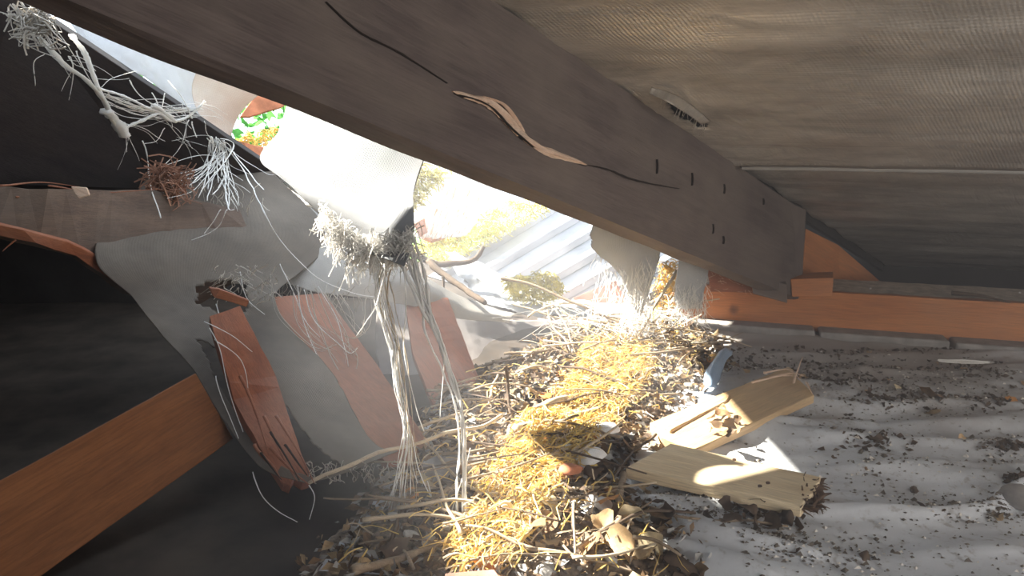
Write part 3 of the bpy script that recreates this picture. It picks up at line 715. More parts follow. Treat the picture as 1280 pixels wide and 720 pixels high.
def fuzz(parent, n, x0, x1, y0, y1, d, dy, L, mat=M_fib, r=(.0005, .0011), name='frayed_threads'):
    m = MB()
    for k in range(n):
        x = U(x0, x1); y = U(y0, y1); l = U(.4, 1) * L; dx = U(-.5, .5) * l
        P = [at(x, y, d + U(-.02, .02)), at(x + dx * .5 + U(-5, 5), y + l * dy * .5, d + U(-.02, .02)), at(x + dx, y + l * dy, d + U(-.03, .03))]
        tube(m, wob(catmull(P, 7), .005, 30), U(*r), 3)
    o = m.build(name, mat, parent); o['kind'] = 'stuff'; return o
fuzz(g1, 130, 745, 822, 300, 370, 1.84, 1, 45); fuzz(g1, 60, 778, 812, 360, 400, 1.92, 1, 35)
fuzz(g2, 120, 842, 884, 340, 390, 1.98, 1, 28); fuzz(gm, 60, 205, 330, 216, 262, 1.86, .8, 40, M_fibd); fuzz(gm, 70, 385, 500, 575, 596, 1.19, .8, 16, M_fibd)
fuzz(gm, 70, 268, 345, 330, 372, 1.60, .3, 50, M_fibd); fuzz(sg, 40, 330, 480, 350, 372, 1.78, 1, 30, M_fibd)

# ------------------------------------------------------------------ web of fibres, top left
web = empty('fibre_web', at(150, 130, 1.45), 'matted white fibre web strung over the black rafter, upper left', 'fibres')
DRC = at(22, -2, 1.36); DRN = (at(345, 213, 2.10) - DRC).cross(at(-60, 229, 1.45) - DRC).normalized()
def webd(x, y):
    r = ray(x, y); d = (DRC - CAM).dot(DRN) / r.dot(DRN) - .05
    if y > 205: k = min(1, (y - 205) / 50); d = d * (1 - k) + min(d, 1.60) * k
    return d
def wst(pl, r, n=30, amp=.004, mat=M_tuft, flat=.5, jit=.5, nm='strand'):
    P = wob(catmull([at(x, y, webd(x, y)) for x, y in pl], n), amp, 14)
    m = MB(); tube(m, P, r, 5, .7, jit, flat); return m.build(nm, mat, web, smooth=True)
wst([(28, 20), (40, 36), (60, 60), (84, 84), (108, 100), (128, 122), (140, 150), (156, 172)], .0075, jit=.7)
wst([(90, 44), (104, 62), (114, 84), (124, 112), (134, 132)], .0065)
wst([(56, 18), (80, 50), (102, 84)], .0012); wst([(120, 108), (150, 118), (186, 134), (216, 146)], .0055)
wst([(132, 138), (146, 152), (158, 170)], .016, n=14, jit=.6, nm='matted_clump'); wst([(152, 162), (176, 152), (198, 142), (214, 152), (236, 146), (256, 126)], .0075)
wst([(192, 132), (204, 140), (220, 152)], .011, n=10, nm='matted_clump')
for k in range(16):
    y = U(0, 1); wst([(124 + R() * 12, 112 + y * 18), (160 + U(-8, 8), 124 + y * 22 + U(-5, 5)), (200 + U(-8, 8), 132 + y * 20), (244 + U(-8, 10), 128 + y * 22)], U(.0010, .0022), n=20)
for pl in ([(162, 100), (176, 120), (196, 132), (226, 134)], [(190, 116), (196, 130), (192, 140)], [(206, 116), (202, 140)], [(236, 150), (228, 178), (212, 200), (200, 212)], [(240, 152), (246, 172)], [(206, 160), (196, 176), (180, 180)], [(178, 176), (186, 210), (190, 240), (200, 272)], [(240, 148), (226, 120), (210, 100)]):
    wst(pl, .0018, n=20)
for k in range(22):   # strands streaming down and right over the grey membrane
    a0 = (268 + U(-10, 14), 176 + U(-6, 12)); ang = U(0, 1)
    pl = [a0, (a0[0] + U(-4, 18), a0[1] + U(10, 40)), (a0[0] + U(-30, 40), a0[1] + U(40, 80))]
    wst(pl, U(.0010, .0024), n=16)
for k in range(9):
    y = U(190, 240); wst([(276 + U(-6, 6), 192 + U(-6, 6)), (245, y - 4), (205 + U(-6, 14), y + U(0, 12))], U(.001, .002), n=16)
for pl in ([(284, 186), (300, 206), (312, 228), (326, 256), (350, 300), (392, 344), (440, 366), (478, 372)], [(268, 176), (292, 190), (330, 216), (344, 218)], [(280, 190), (282, 226), (284, 258), (292, 262)], [(292, 190), (318, 224), (330, 236)],
           [(284, 262), (276, 280), (262, 290), (240, 300)], [(276, 262), (268, 276), (256, 292)]):
    wst(pl, .0020, n=34, mat=M_fib)
for k in range(34):
    x, y = random.choice([(120, 105), (150, 130), (190, 125), (235, 130), (200, 150), (160, 160), (60, 60), (90, 70), (250, 150), (220, 175)]); a_ = U(-.4, 2.2); L_ = U(18, 60)
    wst([(x + U(-8, 8), y + U(-8, 8)), (x + math.cos(a_) * L_ * .5 + U(-8, 8), y + math.sin(a_) * L_ * .4), (x + math.cos(a_) * L_, y + math.sin(a_) * L_ + U(0, 10))], U(.0006, .0015), n=16, amp=.008)
nt_ = MB()
for k in range(140):
    c = at(206 + U(-16, 18), 226 + U(-14, 18), 1.68); P = [c, c + Vector((U(-.04, .04), U(-.02, .02), U(-.03, .03))), c + Vector((U(-.05, .05), U(-.02, .02), U(-.04, .04)))]
    tube(nt_, wob(catmull(P, 6), .01, 30), U(.0008, .002), 3)
o = nt_.build('fibre_tuft', M_rust, None); tag(o, 'rusty brown tuft of fibres at the lower edge of the black rafter', 'fibres', kind='stuff')
nt_ = MB()
for k in range(90):
    c = at(40 + U(-14, 16), 28 + U(-14, 18), 1.33); P = [c, c + Vector((U(-.03, .03), 0, U(-.03, .03))), c + Vector((U(-.04, .04), 0, U(-.04, .04)))]
    tube(nt_, wob(catmull(P, 6), .01, 30), U(.0008, .002), 3)
o = nt_.build('fibre_tuft', M_fibd, None); tag(o, 'pinkish grey tuft of fibres in the top left corner', 'fibres', kind='stuff')

# looping threads hanging in front of the battens
lp = empty('hanging_threads', at(400, 370, 1.6), 'fine looping threads dangling over the middle batten', 'threads')
loops = [[(338, 350), (352, 392), (374, 420), (398, 436), (420, 430)], [(380, 362), (392, 400), (420, 428), (436, 442), (446, 436)], [(388, 362), (404, 420), (424, 462), (440, 470), (446, 446), (434, 428)], [(366, 362), (372, 400), (392, 428), (416, 438)],
         [(404, 366), (430, 410), (438, 440)], [(414, 366), (436, 400), (450, 418), (456, 400)], [(458, 372), (456, 400), (446, 422), (432, 420)], [(398, 358), (420, 398), (432, 430), (436, 456)], [(350, 330), (372, 380), (388, 430), (412, 470)],
         [(270, 380), (278, 400), (300, 412)], [(300, 340), (308, 372), (330, 392)], [(372, 356), (378, 392), (400, 422)], [(394, 360), (416, 410), (446, 446)], [(424, 366), (440, 390), (444, 414)]]
for pl in loops:
    tubeobj('thread', [at(x, y, 1.62 - (y - 350) * .0012) for x, y in pl], .0013, M_fibd if R() < .5 else M_fib, lp, n=30, amp=.006, sides=3)
    tubeobj('thread', [at(x + U(-8, 8), y + U(-5, 5), 1.63 - (y - 350) * .0012) for x, y in pl], .0007, M_fibd, lp, n=26, amp=.006, sides=3)
for pl in ([(262, 410), (276, 440), (290, 500), (304, 540)], [(268, 424), (300, 450), (310, 490)], [(255, 402), (290, 420), (316, 440)], [(270, 470), (278, 500), (298, 548)], [(316, 590), (330, 620), (350, 640), (372, 654)], [(386, 606), (394, 622), (388, 650)]):
    tubeobj('thread', [at(x, y, 1.30 - (y - 420) * .0008) for x, y in pl], .0011, M_fib, lp, n=24, amp=.003, sides=3)

# ------------------------------------------------------------------ outside, seen through the hole
rs = empty('ribbed_roof_sheet', at(650, 330, 2.7), 'white ribbed roof sheet lying in daylight outside the hole', 'roof sheet')
NL, NR, FR, FL = at(535, 345, 2.50), at(760, 412, 2.36), at(915, 330, 2.95), at(690, 250, 3.25)
def S(u, v, h=0):
    p = NL.lerp(NR, u).lerp(FL.lerp(FR, u), v); return p + SN * h
SN = (NR - NL).cross(FL - NL).normalized(); SN = SN if SN.z > 0 else -SN
mb = MB(); V = []; F = []
for i in range(2):
    for j in range(2): V += [S(i, j, 0), S(i, j, -.004)]
mb.add(V, [(0, 2, 6, 4), (1, 5, 7, 3), (0, 1, 3, 2), (4, 6, 7, 5), (0, 4, 5, 1), (2, 3, 7, 6)]); mb.build('sheet', M_sheet, rs)
for k in range(7):
    u = .06 + .145 * k; V = []; wd = .034; st = .0 if k not in (1, 2) else .06
    st = U(0, .05)
    for v in (st, 1): V += [S(u - wd, v), S(u - wd * .55, v, .026), S(u + wd * .55, v, .026), S(u + wd, v)]
    F = [(0, 4, 5, 1), (1, 5, 6, 2), (2, 6, 7, 3), (0, 1, 2, 3), (4, 7, 6, 5), (0, 3, 7, 4)]
    mb = MB(); mb.add(V, F); ob = mb.build('rib', M_sheet, rs); bv = ob.modifiers.new('b', 'BEVEL'); bv.width = .002
# crumpled white film over the near edge of the ribbed sheet
t_ = sheet('crumpled_film', [[(560, 312, 2.35), (600, 330, 2.32), (640, 352, 2.28), (700, 372, 2.2), (740, 380, 2.16)], [(575, 345, 2.25), (610, 356, 2.22), (650, 372, 2.18), (700, 384, 2.14), (742, 388, 2.12)], [(596, 376, 2.14), (625, 386, 2.12), (656, 392, 2.1), (700, 394, 2.09), (744, 396, 2.08)]], M_white, None, nu=50, nv=30, amp=.016, fr=14, fine=.005, torn=.55)
tag(t_, 'crumpled white film over the lower edge of the ribbed sheet', 'membrane')
def tuftstuff(name, n, polys, dfun, mat, L, r, label, cat):
    m = MB()
    for k in range(n):
        while True:
            x = U(min(p[0] for p in polys), max(p[0] for p in polys)); y = U(min(p[1] for p in polys), max(p[1] for p in polys))
            if pip(x, y, polys): break
        c = at(x, y, dfun(x, y)); v = Vector((U(-1, 1), U(-1, 1), U(-.3, .5))).normalized() * L * U(.5, 1)
        tube(m, wob(catmull([c - v * .5, c + Vector((0, 0, U(0, L * .4))), c + v * .5], 5), L * .3, 20), U(*r), 3)
    return tag(m.build(name, mat), label, cat, kind='stuff')
tuftstuff('moss_clump', 500, [(628, 350), (690, 342), (708, 366), (680, 384), (640, 374)], lambda x, y: 2.14, M_moss, .035, (.0012, .0024), 'yellow green moss clump on the white film beside a branch', 'moss')
tuftstuff('straw_heap', 700, [(510, 320), (540, 296), (640, 252), (690, 262), (640, 288), (560, 330)], lambda x, y: 2.5 + (330 - y) * .006, M_moss, .06, (.0012, .0026), 'yellow straw heaped outside below the rafter', 'straw')
tuftstuff('straw_wisps', 130, [(294, 180), (308, 168), (345, 160), (352, 166), (330, 186)], lambda x, y: 2.5, M_straw, .035, (.0012, .002), 'straw wisps against the green hedge outside', 'straw')
tuftstuff('straw_wisps', 260, [(505, 208), (560, 215), (548, 230), (520, 262), (508, 262)], lambda x, y: 2.2, M_moss, .06, (.0012, .0022), 'pale straw wisps right of the white membrane, under the rafter', 'straw')
tuftstuff('straw_wisps', 200, [(825, 330), (848, 330), (850, 400), (815, 400)], lambda x, y: 2.15, M_straw, .05, (.001, .0022), 'straw wisps between the two gauze curtains', 'straw')
# hedge and lawn
m = MB()
for k in range(6000):
    c = Vector((U(-4.2, -1.2), U(5.0, 6.2), U(-1.6, 1.1))); s = .07
    a = Vector((U(-1, 1), U(-1, 1), U(-1, 1))).normalized() * s * U(.4, 1); b = a.cross(Vector((U(-1, 1), U(-1, 1), U(-1, 1)))).normalized() * s * .4
    m.add([c - a, c + b, c + a, c - b], [(0, 1, 2, 3)])
o = m.build('hedge', M_green); tag(o, 'green hedge glimpsed outside through the gap left of the white membrane', 'hedge', kind='stuff')
mb = MB(); box(mb, (0, 12, -2.3), (14, 9.4, .05)); o = mb.build('lawn', M_grass); tag(o, 'lawn outside below the eaves', 'ground', kind='stuff')

# ------------------------------------------------------------------ twigs
def twig(pl, r, mat, label, group=None, dd=None, taper=.5, lift=.01, cat='twig', name='twig', amp=.006, n=None):
    P = []
    for p in pl:
        if len(p) == 3: P.append(at(*p))
        else:
            q = onfloor(p[0], p[1], .03)
            q = onfloor(p[0], p[1], top(q.x, q.y) + lift); P.append(q)
    o = tubeobj(name, P, r, mat, None, n=n or 22, amp=amp, taper=taper, sides=6, fr=14)
    return tag(o, label, cat, group)
t_ = twig([(386, 604, 1.155), (430, 586, 1.165), (480, 564, 1.19), (535, 548, 1.24), (600, 532, 1.33), (628, 520, 1.38)], .0032, M_twigp, 'long pale stick running from the splintered batten tip to the debris', taper=.9)
twig([(660, 516), (690, 503), (720, 495), (770, 490), (806, 488)], .008, M_twigp, 'thick pale stick lying across the top of the straw', lift=.02, taper=.7)
twig([(645, 536), (690, 525), (740, 514), (800, 498)], .009, M_twigp, 'thick pale stick just below the other thick one, crossing the straw', lift=.018, taper=.7)
twig([(631, 458, 1.50), (636, 490, 1.50), (642, 529, 1.44)], .0045, M_twigd, 'dark upright twig standing left of the straw')
twig([(642, 529), (632, 562), (616, 602)], .0045, M_twigp, 'pale leaning twig ending near the red scrap')
twig([(598, 566), (608, 582), (620, 596)], .003, M_twigp, 'short pale twig left of the leaning twig')
twig([(740, 441, 1.85), (762, 456, 1.80), (788, 474, 1.72)], .006, M_twigp, 'pale twig pointing down to the right above the straw')
twig([(779, 592), (776, 620), (771, 654)], .006, M_twig, 'stubby grey branch left of the pale board', lift=.014, taper=.9)
twig([(820, 543), (790, 568), (764, 600), (722, 626), (714, 664)], .0028, M_twigd, 'thin dark twig curving round the left tip of the pale board', lift=.02)
twig([(758, 616), (800, 632), (850, 645), (905, 650), (985, 656)], .003, M_twig, 'thin brown twig lying on the cloth below the pale board', lift=.006)
twig([(630, 678), (690, 691), (740, 700), (792, 716)], .003, M_twig, 'brown twig along the bottom beside the curled leaves')
twig([(718, 628), (717, 650), (718, 694)], .0022, M_twigp, 'fine upright pale twig above the curled leaves', lift=.03)
twig([(440, 714), (480, 702), (520, 690), (560, 676)], .007, M_twig, 'grey brown branch at the bottom left of the debris', lift=.012)
twig([(536, 326, 2.12), (560, 346, 2.06), (585, 366, 2.0), (606, 380, 1.95)], .010, M_twigd, 'dark broken branch hanging over the edge of the hole', taper=.7)
twig([(553, 346, 2.06), (553, 364, 2.05)], .005, M_twigd, 'stub of the dark broken branch pointing down')
twig([(520, 318, 2.2), (550, 330, 2.2), (590, 325, 2.2), (604, 308, 2.2)], .012, M_twigd, 'dark curled bark piece at the end of the ribbed sheet')
twig([(626, 347, 2.05), (660, 355, 2.03), (700, 370, 2.0), (745, 392, 1.97), (800, 412, 1.94)], .005, M_twig, 'greenish brown branch lying across the moss on the white film', taper=.5)
twig([(845, 338, 2.0), (826, 372, 1.96), (806, 404, 1.92), (796, 420, 1.9)], .005, M_twigp, 'yellow straw stem leaning between the gauze curtains')
tangle = [[(740, 392), (790, 392), (850, 380), (900, 372)], [(700, 388), (740, 402), (790, 410), (840, 418)], [(690, 380), (730, 410), (770, 430), (800, 448)], [(640, 378), (700, 396), (760, 404)], [(660, 396), (690, 384), (730, 378), (770, 396), (800, 396)],
          [(740, 394), (752, 410), (790, 446)], [(752, 392), (780, 424), (806, 440)], [(680, 380), (700, 420), (724, 460)], [(690, 384), (712, 418), (722, 452)], [(790, 398), (770, 420), (748, 452), (722, 482)], [(820, 396), (780, 410), (750, 440)], [(760, 396), (830, 408), (900, 420), (940, 432)]]
for pl in tangle:
    o = tubeobj('dry_twig', [at(x, y, 1.98 - (y - 390) * .0022) for x, y in pl], U(.0018, .0034), M_twigp, n=26, amp=.01, sides=4)
    tag(o, 'pale dry stem in the tangle between the hole and the straw', 'twig', 'pale dry stems below the gauze')
tm = MB()
for k in range(90):
    x, y = U(670, 850), U(378, 410); d = 1.99 - (y - 390) * .002
    P = [at(x, y, d), at(x + U(-30, 30), y + U(-10, 22), d - .02), at(x + U(-60, 60), y + U(-8, 46), d - U(0, .06))]
    tube(tm, wob(catmull(P, 9), .012, 12), U(.0007, .0016), 3)
tag(tm.build('thread_tangle', M_fib), 'tangled white threads below the ribbed sheet', 'threads', kind='stuff')
# generic twigs over the bed
k = 0
while k < 120:
    x = U(BED[0][0] - .1, .85); y = U(.62, 2.0)
    if beddist(x, y) < .01: continue
    k += 1; L = U(.05, .22); a = U(-.7, .9) if R() < .7 else U(0, 3.1); d = Vector((math.cos(a), math.sin(a), 0)) * L
    c = Vector((x, y, top(x, y) + U(.004, .03))); P = [c - d * .5, c + Vector((0, 0, U(0, .012))) + Vector((U(-.01, .01), U(-.01, .01), 0)), c + d * .5 + Vector((0, 0, U(-.01, .015)))]
    mat = random.choice((M_twig, M_twigp, M_twigd, M_twig))
    o = tubeobj('twig', P, U(.0014, .004), mat, n=9, amp=.006, sides=4)
    kd = {M_twig.name: 'grey brown', M_twigp.name: 'pale', M_twigd.name: 'dark'}[mat.name]; z_ = zone(x, y); sz = 'long' if L > .14 else 'short'
    tag(o, '%s %s twig %s' % (sz, kd, z_), 'twig', '%s %s twigs %s' % (sz, kd, z_))

# ------------------------------------------------------------------ leaves
def leafmesh(seed, L=.05, crump=.012):
    rr = random.Random(seed); n = 7; m_ = 4; V = []; F = []
    bend = rr.uniform(-1.6, 1.6); cup = rr.uniform(-1.2, 1.2); s = Vector((seed * 3.1, seed * 1.7, 0)); asp = rr.uniform(.28, .5)
    for i in range(n + 1):
        t = i / n; wv = L * asp * math.sin(math.pi * min(1, t * .96 + .02)) ** .8
        for j in range(m_ + 1):
            u = j / m_ * 2 - 1; p = Vector(((t - .5) * L, u * wv * (1 + .15 * rr.uniform(-1, 1)), 0))
            p.z = abs(u) * wv * .7 * cup + math.sin(t * 2.6) * L * .22 * bend
            p += noise.noise_vector(p * 45 + s) * crump; V.append(p)
    for i in range(n):
        for j in range(m_): a = i * (m_ + 1) + j; F.append((a, a + m_ + 1, a + m_ + 2, a + 1))
    zmin = min(v.z for v in V)
    V = [v - Vector((0, 0, zmin)) for v in V]
    me = bpy.data.meshes.new('dry_leaf'); me.from_pydata(V, [], F); me.shade_smooth(); return me
LM = {}
for mi in range(5):
    for s in range(6):
        me = leafmesh(mi * 7 + s + 1); me.materials.append(LEAFM[mi]); LM[mi, s] = me
def leaf(x, y, sc, mi, label, group=None, lift=.0, tilt=.6, rz=None, name='dry_leaf', cat='leaf'):
    o = bpy.data.objects.new(name, LM[mi, random.randrange(6)]); COL.objects.link(o)
    o.location = (x, y, top(x, y) + lift); o.rotation_euler = (U(-tilt, tilt), U(-tilt, tilt), U(0, 6.28) if rz is None else rz); o.scale = (sc,) * 3
    return tag(o, label, cat, group)
cnt = 0
while cnt < 270:
    x = U(-.45, .9); y = U(.62, 2.05); d = beddist(x, y)
    if d < -.005: continue
    insun = pip(x, y, SUNP); p = [.3, .3, .2, .15, .05] if not insun else [.25, .08, .02, .3, .35]
    mi = random.choices(range(5), p)[0]
    kd = ('tan', 'brown', 'dark', 'pale', 'orange')[mi]; z_ = zone(x, y)
    leaf(x, y, U(.4, 1.0) * (1.0 if y < 1.3 else .8), mi, '%s curled leaf %s' % (kd, z_), '%s curled leaves %s' % (kd, z_), lift=U(-.003, .012)); cnt += 1
# remaining small litter as one mass
m = MB(); k = 0
while k < 5200:
    x = U(-.5, .95); y = U(.6, 2.1); d = beddist(x, y)
    if d < -.03 or (d < 0 and R() < .6): continue
    k += 1; s = U(.004, .014); c = Vector((x, y, top(x, y) + U(0, .010)))
    a = Vector((U(-1, 1), U(-1, 1), U(-.6, .6))).normalized() * s; b = a.cross(Vector((U(-1, 1), U(-1, 1), U(.2, 1)))).normalized() * s * U(.3, .7); z = Vector((0, 0, s * .3))
    m.add([c - a, c - b + z, c + a, c + b + z, c - z], [(0, 1, 2), (0, 2, 3), (0, 4, 1), (1, 4, 2)])
for i_, mat in enumerate((LEAFM[0], LEAFM[1], LEAFM[2], M_chip)):
    m2 = MB(); fs = [q for kk, q in enumerate(zip(*[iter(m.f)] * 4)) if kk % 4 == i_]
    for q in fs:
        ids = sorted({v for f in q for v in f}); mp = {v: n for n, v in enumerate(ids)}
        m2.add([m.v[v] for v in ids], [tuple(mp[v] for v in f) for f in q])
    tag(m2.build('leaf_litter', mat), ['tan crumbled leaf litter', 'brown crumbled leaf litter', 'dark crumbled leaf litter', 'grey gritty flakes in the litter'][i_] + ' scattered over the debris bed', 'litter', kind='stuff')
# crumbs scattered over the cloth: dark grit
clusters = [(1010, 475, 40), (1070, 510, 50), (1160, 500, 60), (1230, 470, 60), (940, 640, 50), (900, 610, 60), (1060, 700, 60), (1250, 560, 40), (1100, 590, 60), (880, 640, 60), (980, 690, 40), (1180, 640, 50), (1040, 460, 60), (1130, 480, 50), (1250, 640, 30), (940, 455, 40), (1120, 450, 80), (1230, 500, 60)]
m = MB(); m3 = MB()
for k in range(3600):
    if R() < .72: cx, cy, rad = random.choice(clusters); sx, sy = random.gauss(cx, rad * .6), random.gauss(cy, rad * .25)
    else: sx, sy = U(800, 1300), U(450, 740)
    if sy < 438: continue
    q = onfloor(sx, sy, .015)
    if not backlim(q.x, q.y): continue
    s = U(.0008, .0042) * (1 if R() < .9 else 1.8); c = Vector((q.x, q.y, top(q.x, q.y) + s * .5)); a = U(0, 3.14)
    V = [c + Vector((math.cos(a + t) * s * U(.6, 1.4), math.sin(a + t) * s * U(.4, 1), 0)) for t in (0, 2.1, 4.2)] + [c + Vector((0, 0, s * U(.4, 1)))]
    (m if R() < .8 else m3).add(V, [(0, 1, 3), (1, 2, 3), (2, 0, 3), (0, 2, 1)])
tag(m.build('dark_grit', M_crumb), 'dark grit and crumbs scattered over the grey white cloth', 'grit', kind='stuff')
tag(m3.build('pale_grit', M_chip), 'pale grit scattered over the grey white cloth', 'grit', kind='stuff')
m = MB()
for k in range(700):
    cx, cy, rad = random.choice([(1020, 470, 40), (1160, 500, 40), (1100, 505, 30), (1080, 450, 90), (1230, 470, 40), (1240, 510, 30), (960, 650, 30), (1060, 480, 30), (1040, 440, 60), (1090, 560, 40), (1260, 560, 20), (1270, 610, 12), (940, 452, 30), (1180, 445, 80)])
    q = onfloor(random.gauss(cx, rad * .6), max(438, random.gauss(cy, rad * .18)), .015)
    if not backlim(q.x, q.y): continue
    s = U(.003, .009); c = Vector((q.x, q.y, top(q.x, q.y) + s * .4)); a = Vector((U(-1, 1), U(-1, 1), U(-.4, .4))).normalized() * s; b = a.cross(Vector((U(-.6, .6), U(-.6, .6), 1))).normalized() * s * U(.3, .8); z = Vector((0, 0, s * U(.2, .7)))
    m.add([c - a, c - b + z, c + a, c + b + z, c - z], [(0, 1, 2), (0, 2, 3), (0, 4, 1), (1, 4, 2)])
tag(m.build('debris_flakes', LEAFM[2]), 'clusters of dark flakes gathered in the hollows of the cloth', 'debris', kind='stuff')
for k in range(46):
    cx, cy, rad = random.choice(clusters); q = onfloor(random.gauss(cx, rad * .5), max(445, random.gauss(cy, rad * .2)), .015)
    if backlim(q.x, q.y): leaf(q.x, q.y, U(.15, .4), random.choice((1, 2, 2, 0)), 'small dark leaf crumb lying on the grey white cloth', 'leaf crumbs on the cloth', name='leaf_crumb')
# named leaves
def pleaf(sx, sy, sc, mi, label, **kw):
    q = onfloor(sx, sy, .02); return leaf(q.x, q.y, sc, mi, label, **kw)
for i_, (sx, sy, sc, mi) in enumerate([(752, 676, .8, 0), (790, 672, .85, 3), (775, 700, .95, 0), (740, 702, .8, 1), (812, 695, .8, 3), (822, 668, .7, 1), (800, 715, .9, 0), (760, 655, .7, 4)]):
    pleaf(sx, sy, sc, mi, ['tan leaf at the left middle of the curled leaf heap, bottom centre', 'pale cream leaf in the middle of the curled leaf heap, bottom centre', 'tan leaf low in the middle of the curled leaf heap', 'brown leaf at the lower left of the curled leaf heap', 'pale leaf at the lower right of the curled leaf heap', 'small brown leaf at the upper right tip of the curled leaf heap', 'tan leaf at the bottom edge below the curled leaf heap', 'orange leaf at the top left of the curled leaf heap'][i_], group='large curled leaves at the bottom centre', lift=.012)
o = pleaf(1121, 488, .55, 3, 'small pale upright leaf below the wall plate'); o.rotation_euler = (1.5, .9, .2)
pleaf(1112, 507, .6, 2, 'dark curled leaf left of the pair below the pale leaf'); pleaf(1162, 502, .9, 1, 'larger crumpled brown leaf on the cloth right of the pale leaf', lift=.004)
pleaf(1168, 516, .7, 0, 'tan crumpled leaf touching the larger brown leaf'); pleaf(1262, 506, .5, 4, 'ochre leaf on the cloth near the right edge')
for i_, (sx, sy, sc) in enumerate([(930, 650, .7), (950, 642, .6), (965, 662, .8), (915, 668, .6), (890, 660, .5), (984, 654, .6), (940, 668, .7), (905, 640, .5), (958, 630, .55), (1000, 660, .5)]):
    pleaf(sx, sy, sc, 2, 'dark shrivelled leaf %s below the pale board' % ('under the left half of the cluster' if sx < 925 else 'in the middle of the cluster' if sx < 960 else 'at the right end of the cluster'), group='dark shrivelled leaves below the pale board, ' + ('left' if sx < 925 else 'middle' if sx < 960 else 'right'), lift=.004, tilt=1.2)

# ------------------------------------------------------------------ boards on the cloth
def board(name, quad, z0, th, mat, tilt=(0, 0, 0, 0), label='', broken=(), **kw):
    C3 = [onfloor(x, y, z0 + t) for (x, y), t in zip(quad, tilt)]
    o = slab(name, C3, th, mat, None, (1, 2), broken=broken, away=Vector((0, 0, -th)), rough=.0008, **kw); return tag(o, label, 'board')
bp = board('pale_board', [(782, 584), (838, 554), (1026, 596), (1002, 632)], .052, .020, M_board, (0, 0, 0, 0), 'pale pine offcut with a charred rotten right end, lying on the cloth', broken=(2,), nb=6, amp=.006)
bw = board('weathered_board', [(826, 546), (812, 528), (985, 458), (1018, 494), (868, 562)], .048, .018, M_board2, (-.005, 0, .006, .006, -.004), 'tan board with broken far end lying behind the pale board', broken=(2,), nb=7, amp=.008)
slab('raised_grain_strip', [onfloor(826, 531, .051), onfloor(870, 511, .053), onfloor(914, 492, .055), onfloor(908, 501, .054), onfloor(838, 538, .051)], .006, M_board2, bw, (0, 2), away=Vector((0, 0, -.012)), rough=.001)
rot = MB()
for k in range(170):
    q = onfloor(1012 + U(-16, 14), 622 + U(-22, 14), .045); v = Vector((U(-.2, 1), U(-1, .2), U(-.8, .6))).normalized() * U(.008, .022)
    tube(rot, wob(catmull([q, q + v * .5, q + v], 5), .004, 50), U(.0012, .0035), 4, .3)
tag(rot.build('rotten_end', M_rot, bp), 'dark rotten crumbling end', kind='stuff')
for pl in ([(992, 478), (998, 460), (1003, 446)], [(955, 466), (985, 462), (1000, 474)], [(1008, 478), (1016, 494)], [(962, 472), (990, 466), (1004, 470)], [(940, 478), (975, 470), (992, 470)]):
    P = [onfloor(x, y, .066) for x, y in pl]; tubeobj('splinter', P, .0028, M_raw, bw, n=8, amp=.002, taper=.3)
for k, (sx, sy, sc, mi) in enumerate([(900, 515, .5, 1), (912, 520, .55, 0), (895, 530, .5, 1), (918, 532, .45, 0), (905, 540, .5, 1), (906, 508, .4, 3), (890, 520, .4, 1), (922, 522, .4, 1), (902, 524, .5, 2), (912, 538, .45, 2), (886, 532, .35, 0)]):
    q = onfloor(sx, sy, .06); o = leaf(q.x, q.y, sc, mi, 'crumpled brown leaf in the clump resting on the tan board', 'leaf clump on the tan board', tilt=1.3, rz=U(0, 6.28)); o.location.z = .056
for (sx, sy) in ((918, 573), (960, 602), (950, 606)):
    q = onfloor(sx, sy, .063); m = MB(); box(m, (q.x, q.y, .061), (.003, .002, .002)); ob = m.build('crumb', M_rot); ob.modifiers.new('b', 'BEVEL').width = .001; tag(ob, 'tiny dark crumb on the pale board', 'crumb', 'crumbs on the pale board')
t_ = board('board_end', [(556, 716), (618, 711), (640, 740), (560, 750)], .045, .02, M_tiled, label='corner of a brown board poking in at the bottom edge')
# ------------------------------------------------------------------ straw in the sunbeam
m = MB(); k = 0; mo = MB()
while k < 5200:
    x = U(-.3, .6); y = U(.6, 2.05)
    if not pip(x + .03 * noise.noise(Vector((x * 20, y * 20, 0))), y, SUNP): 
        if R() > .04 or beddist(x, y) < .02: continue
    k += 1; L = U(.015, .06); a = U(0, 6.28) if R() < .5 else U(.5, 1.5); c = Vector((x, y, top(x, y) + U(.002, .026))); d = Vector((math.cos(a), math.sin(a), U(-.2, .3))) * L
    P = wob(catmull([c - d * .5, c + Vector((U(-.008, .008), U(-.008, .008), U(0, .01))), c + d * .5], 5), .008, 25)
    tube(m if R() < .7 else mo, P, U(.0006, .0018), 3, .6)
tag(m.build('straw', M_straw), 'golden straw strip glowing in the sunbeam below the hole', 'straw', kind='stuff')
tag(mo.build('pale_straw', M_twigp), 'pale chaff mixed into the golden straw', 'straw', kind='stuff')
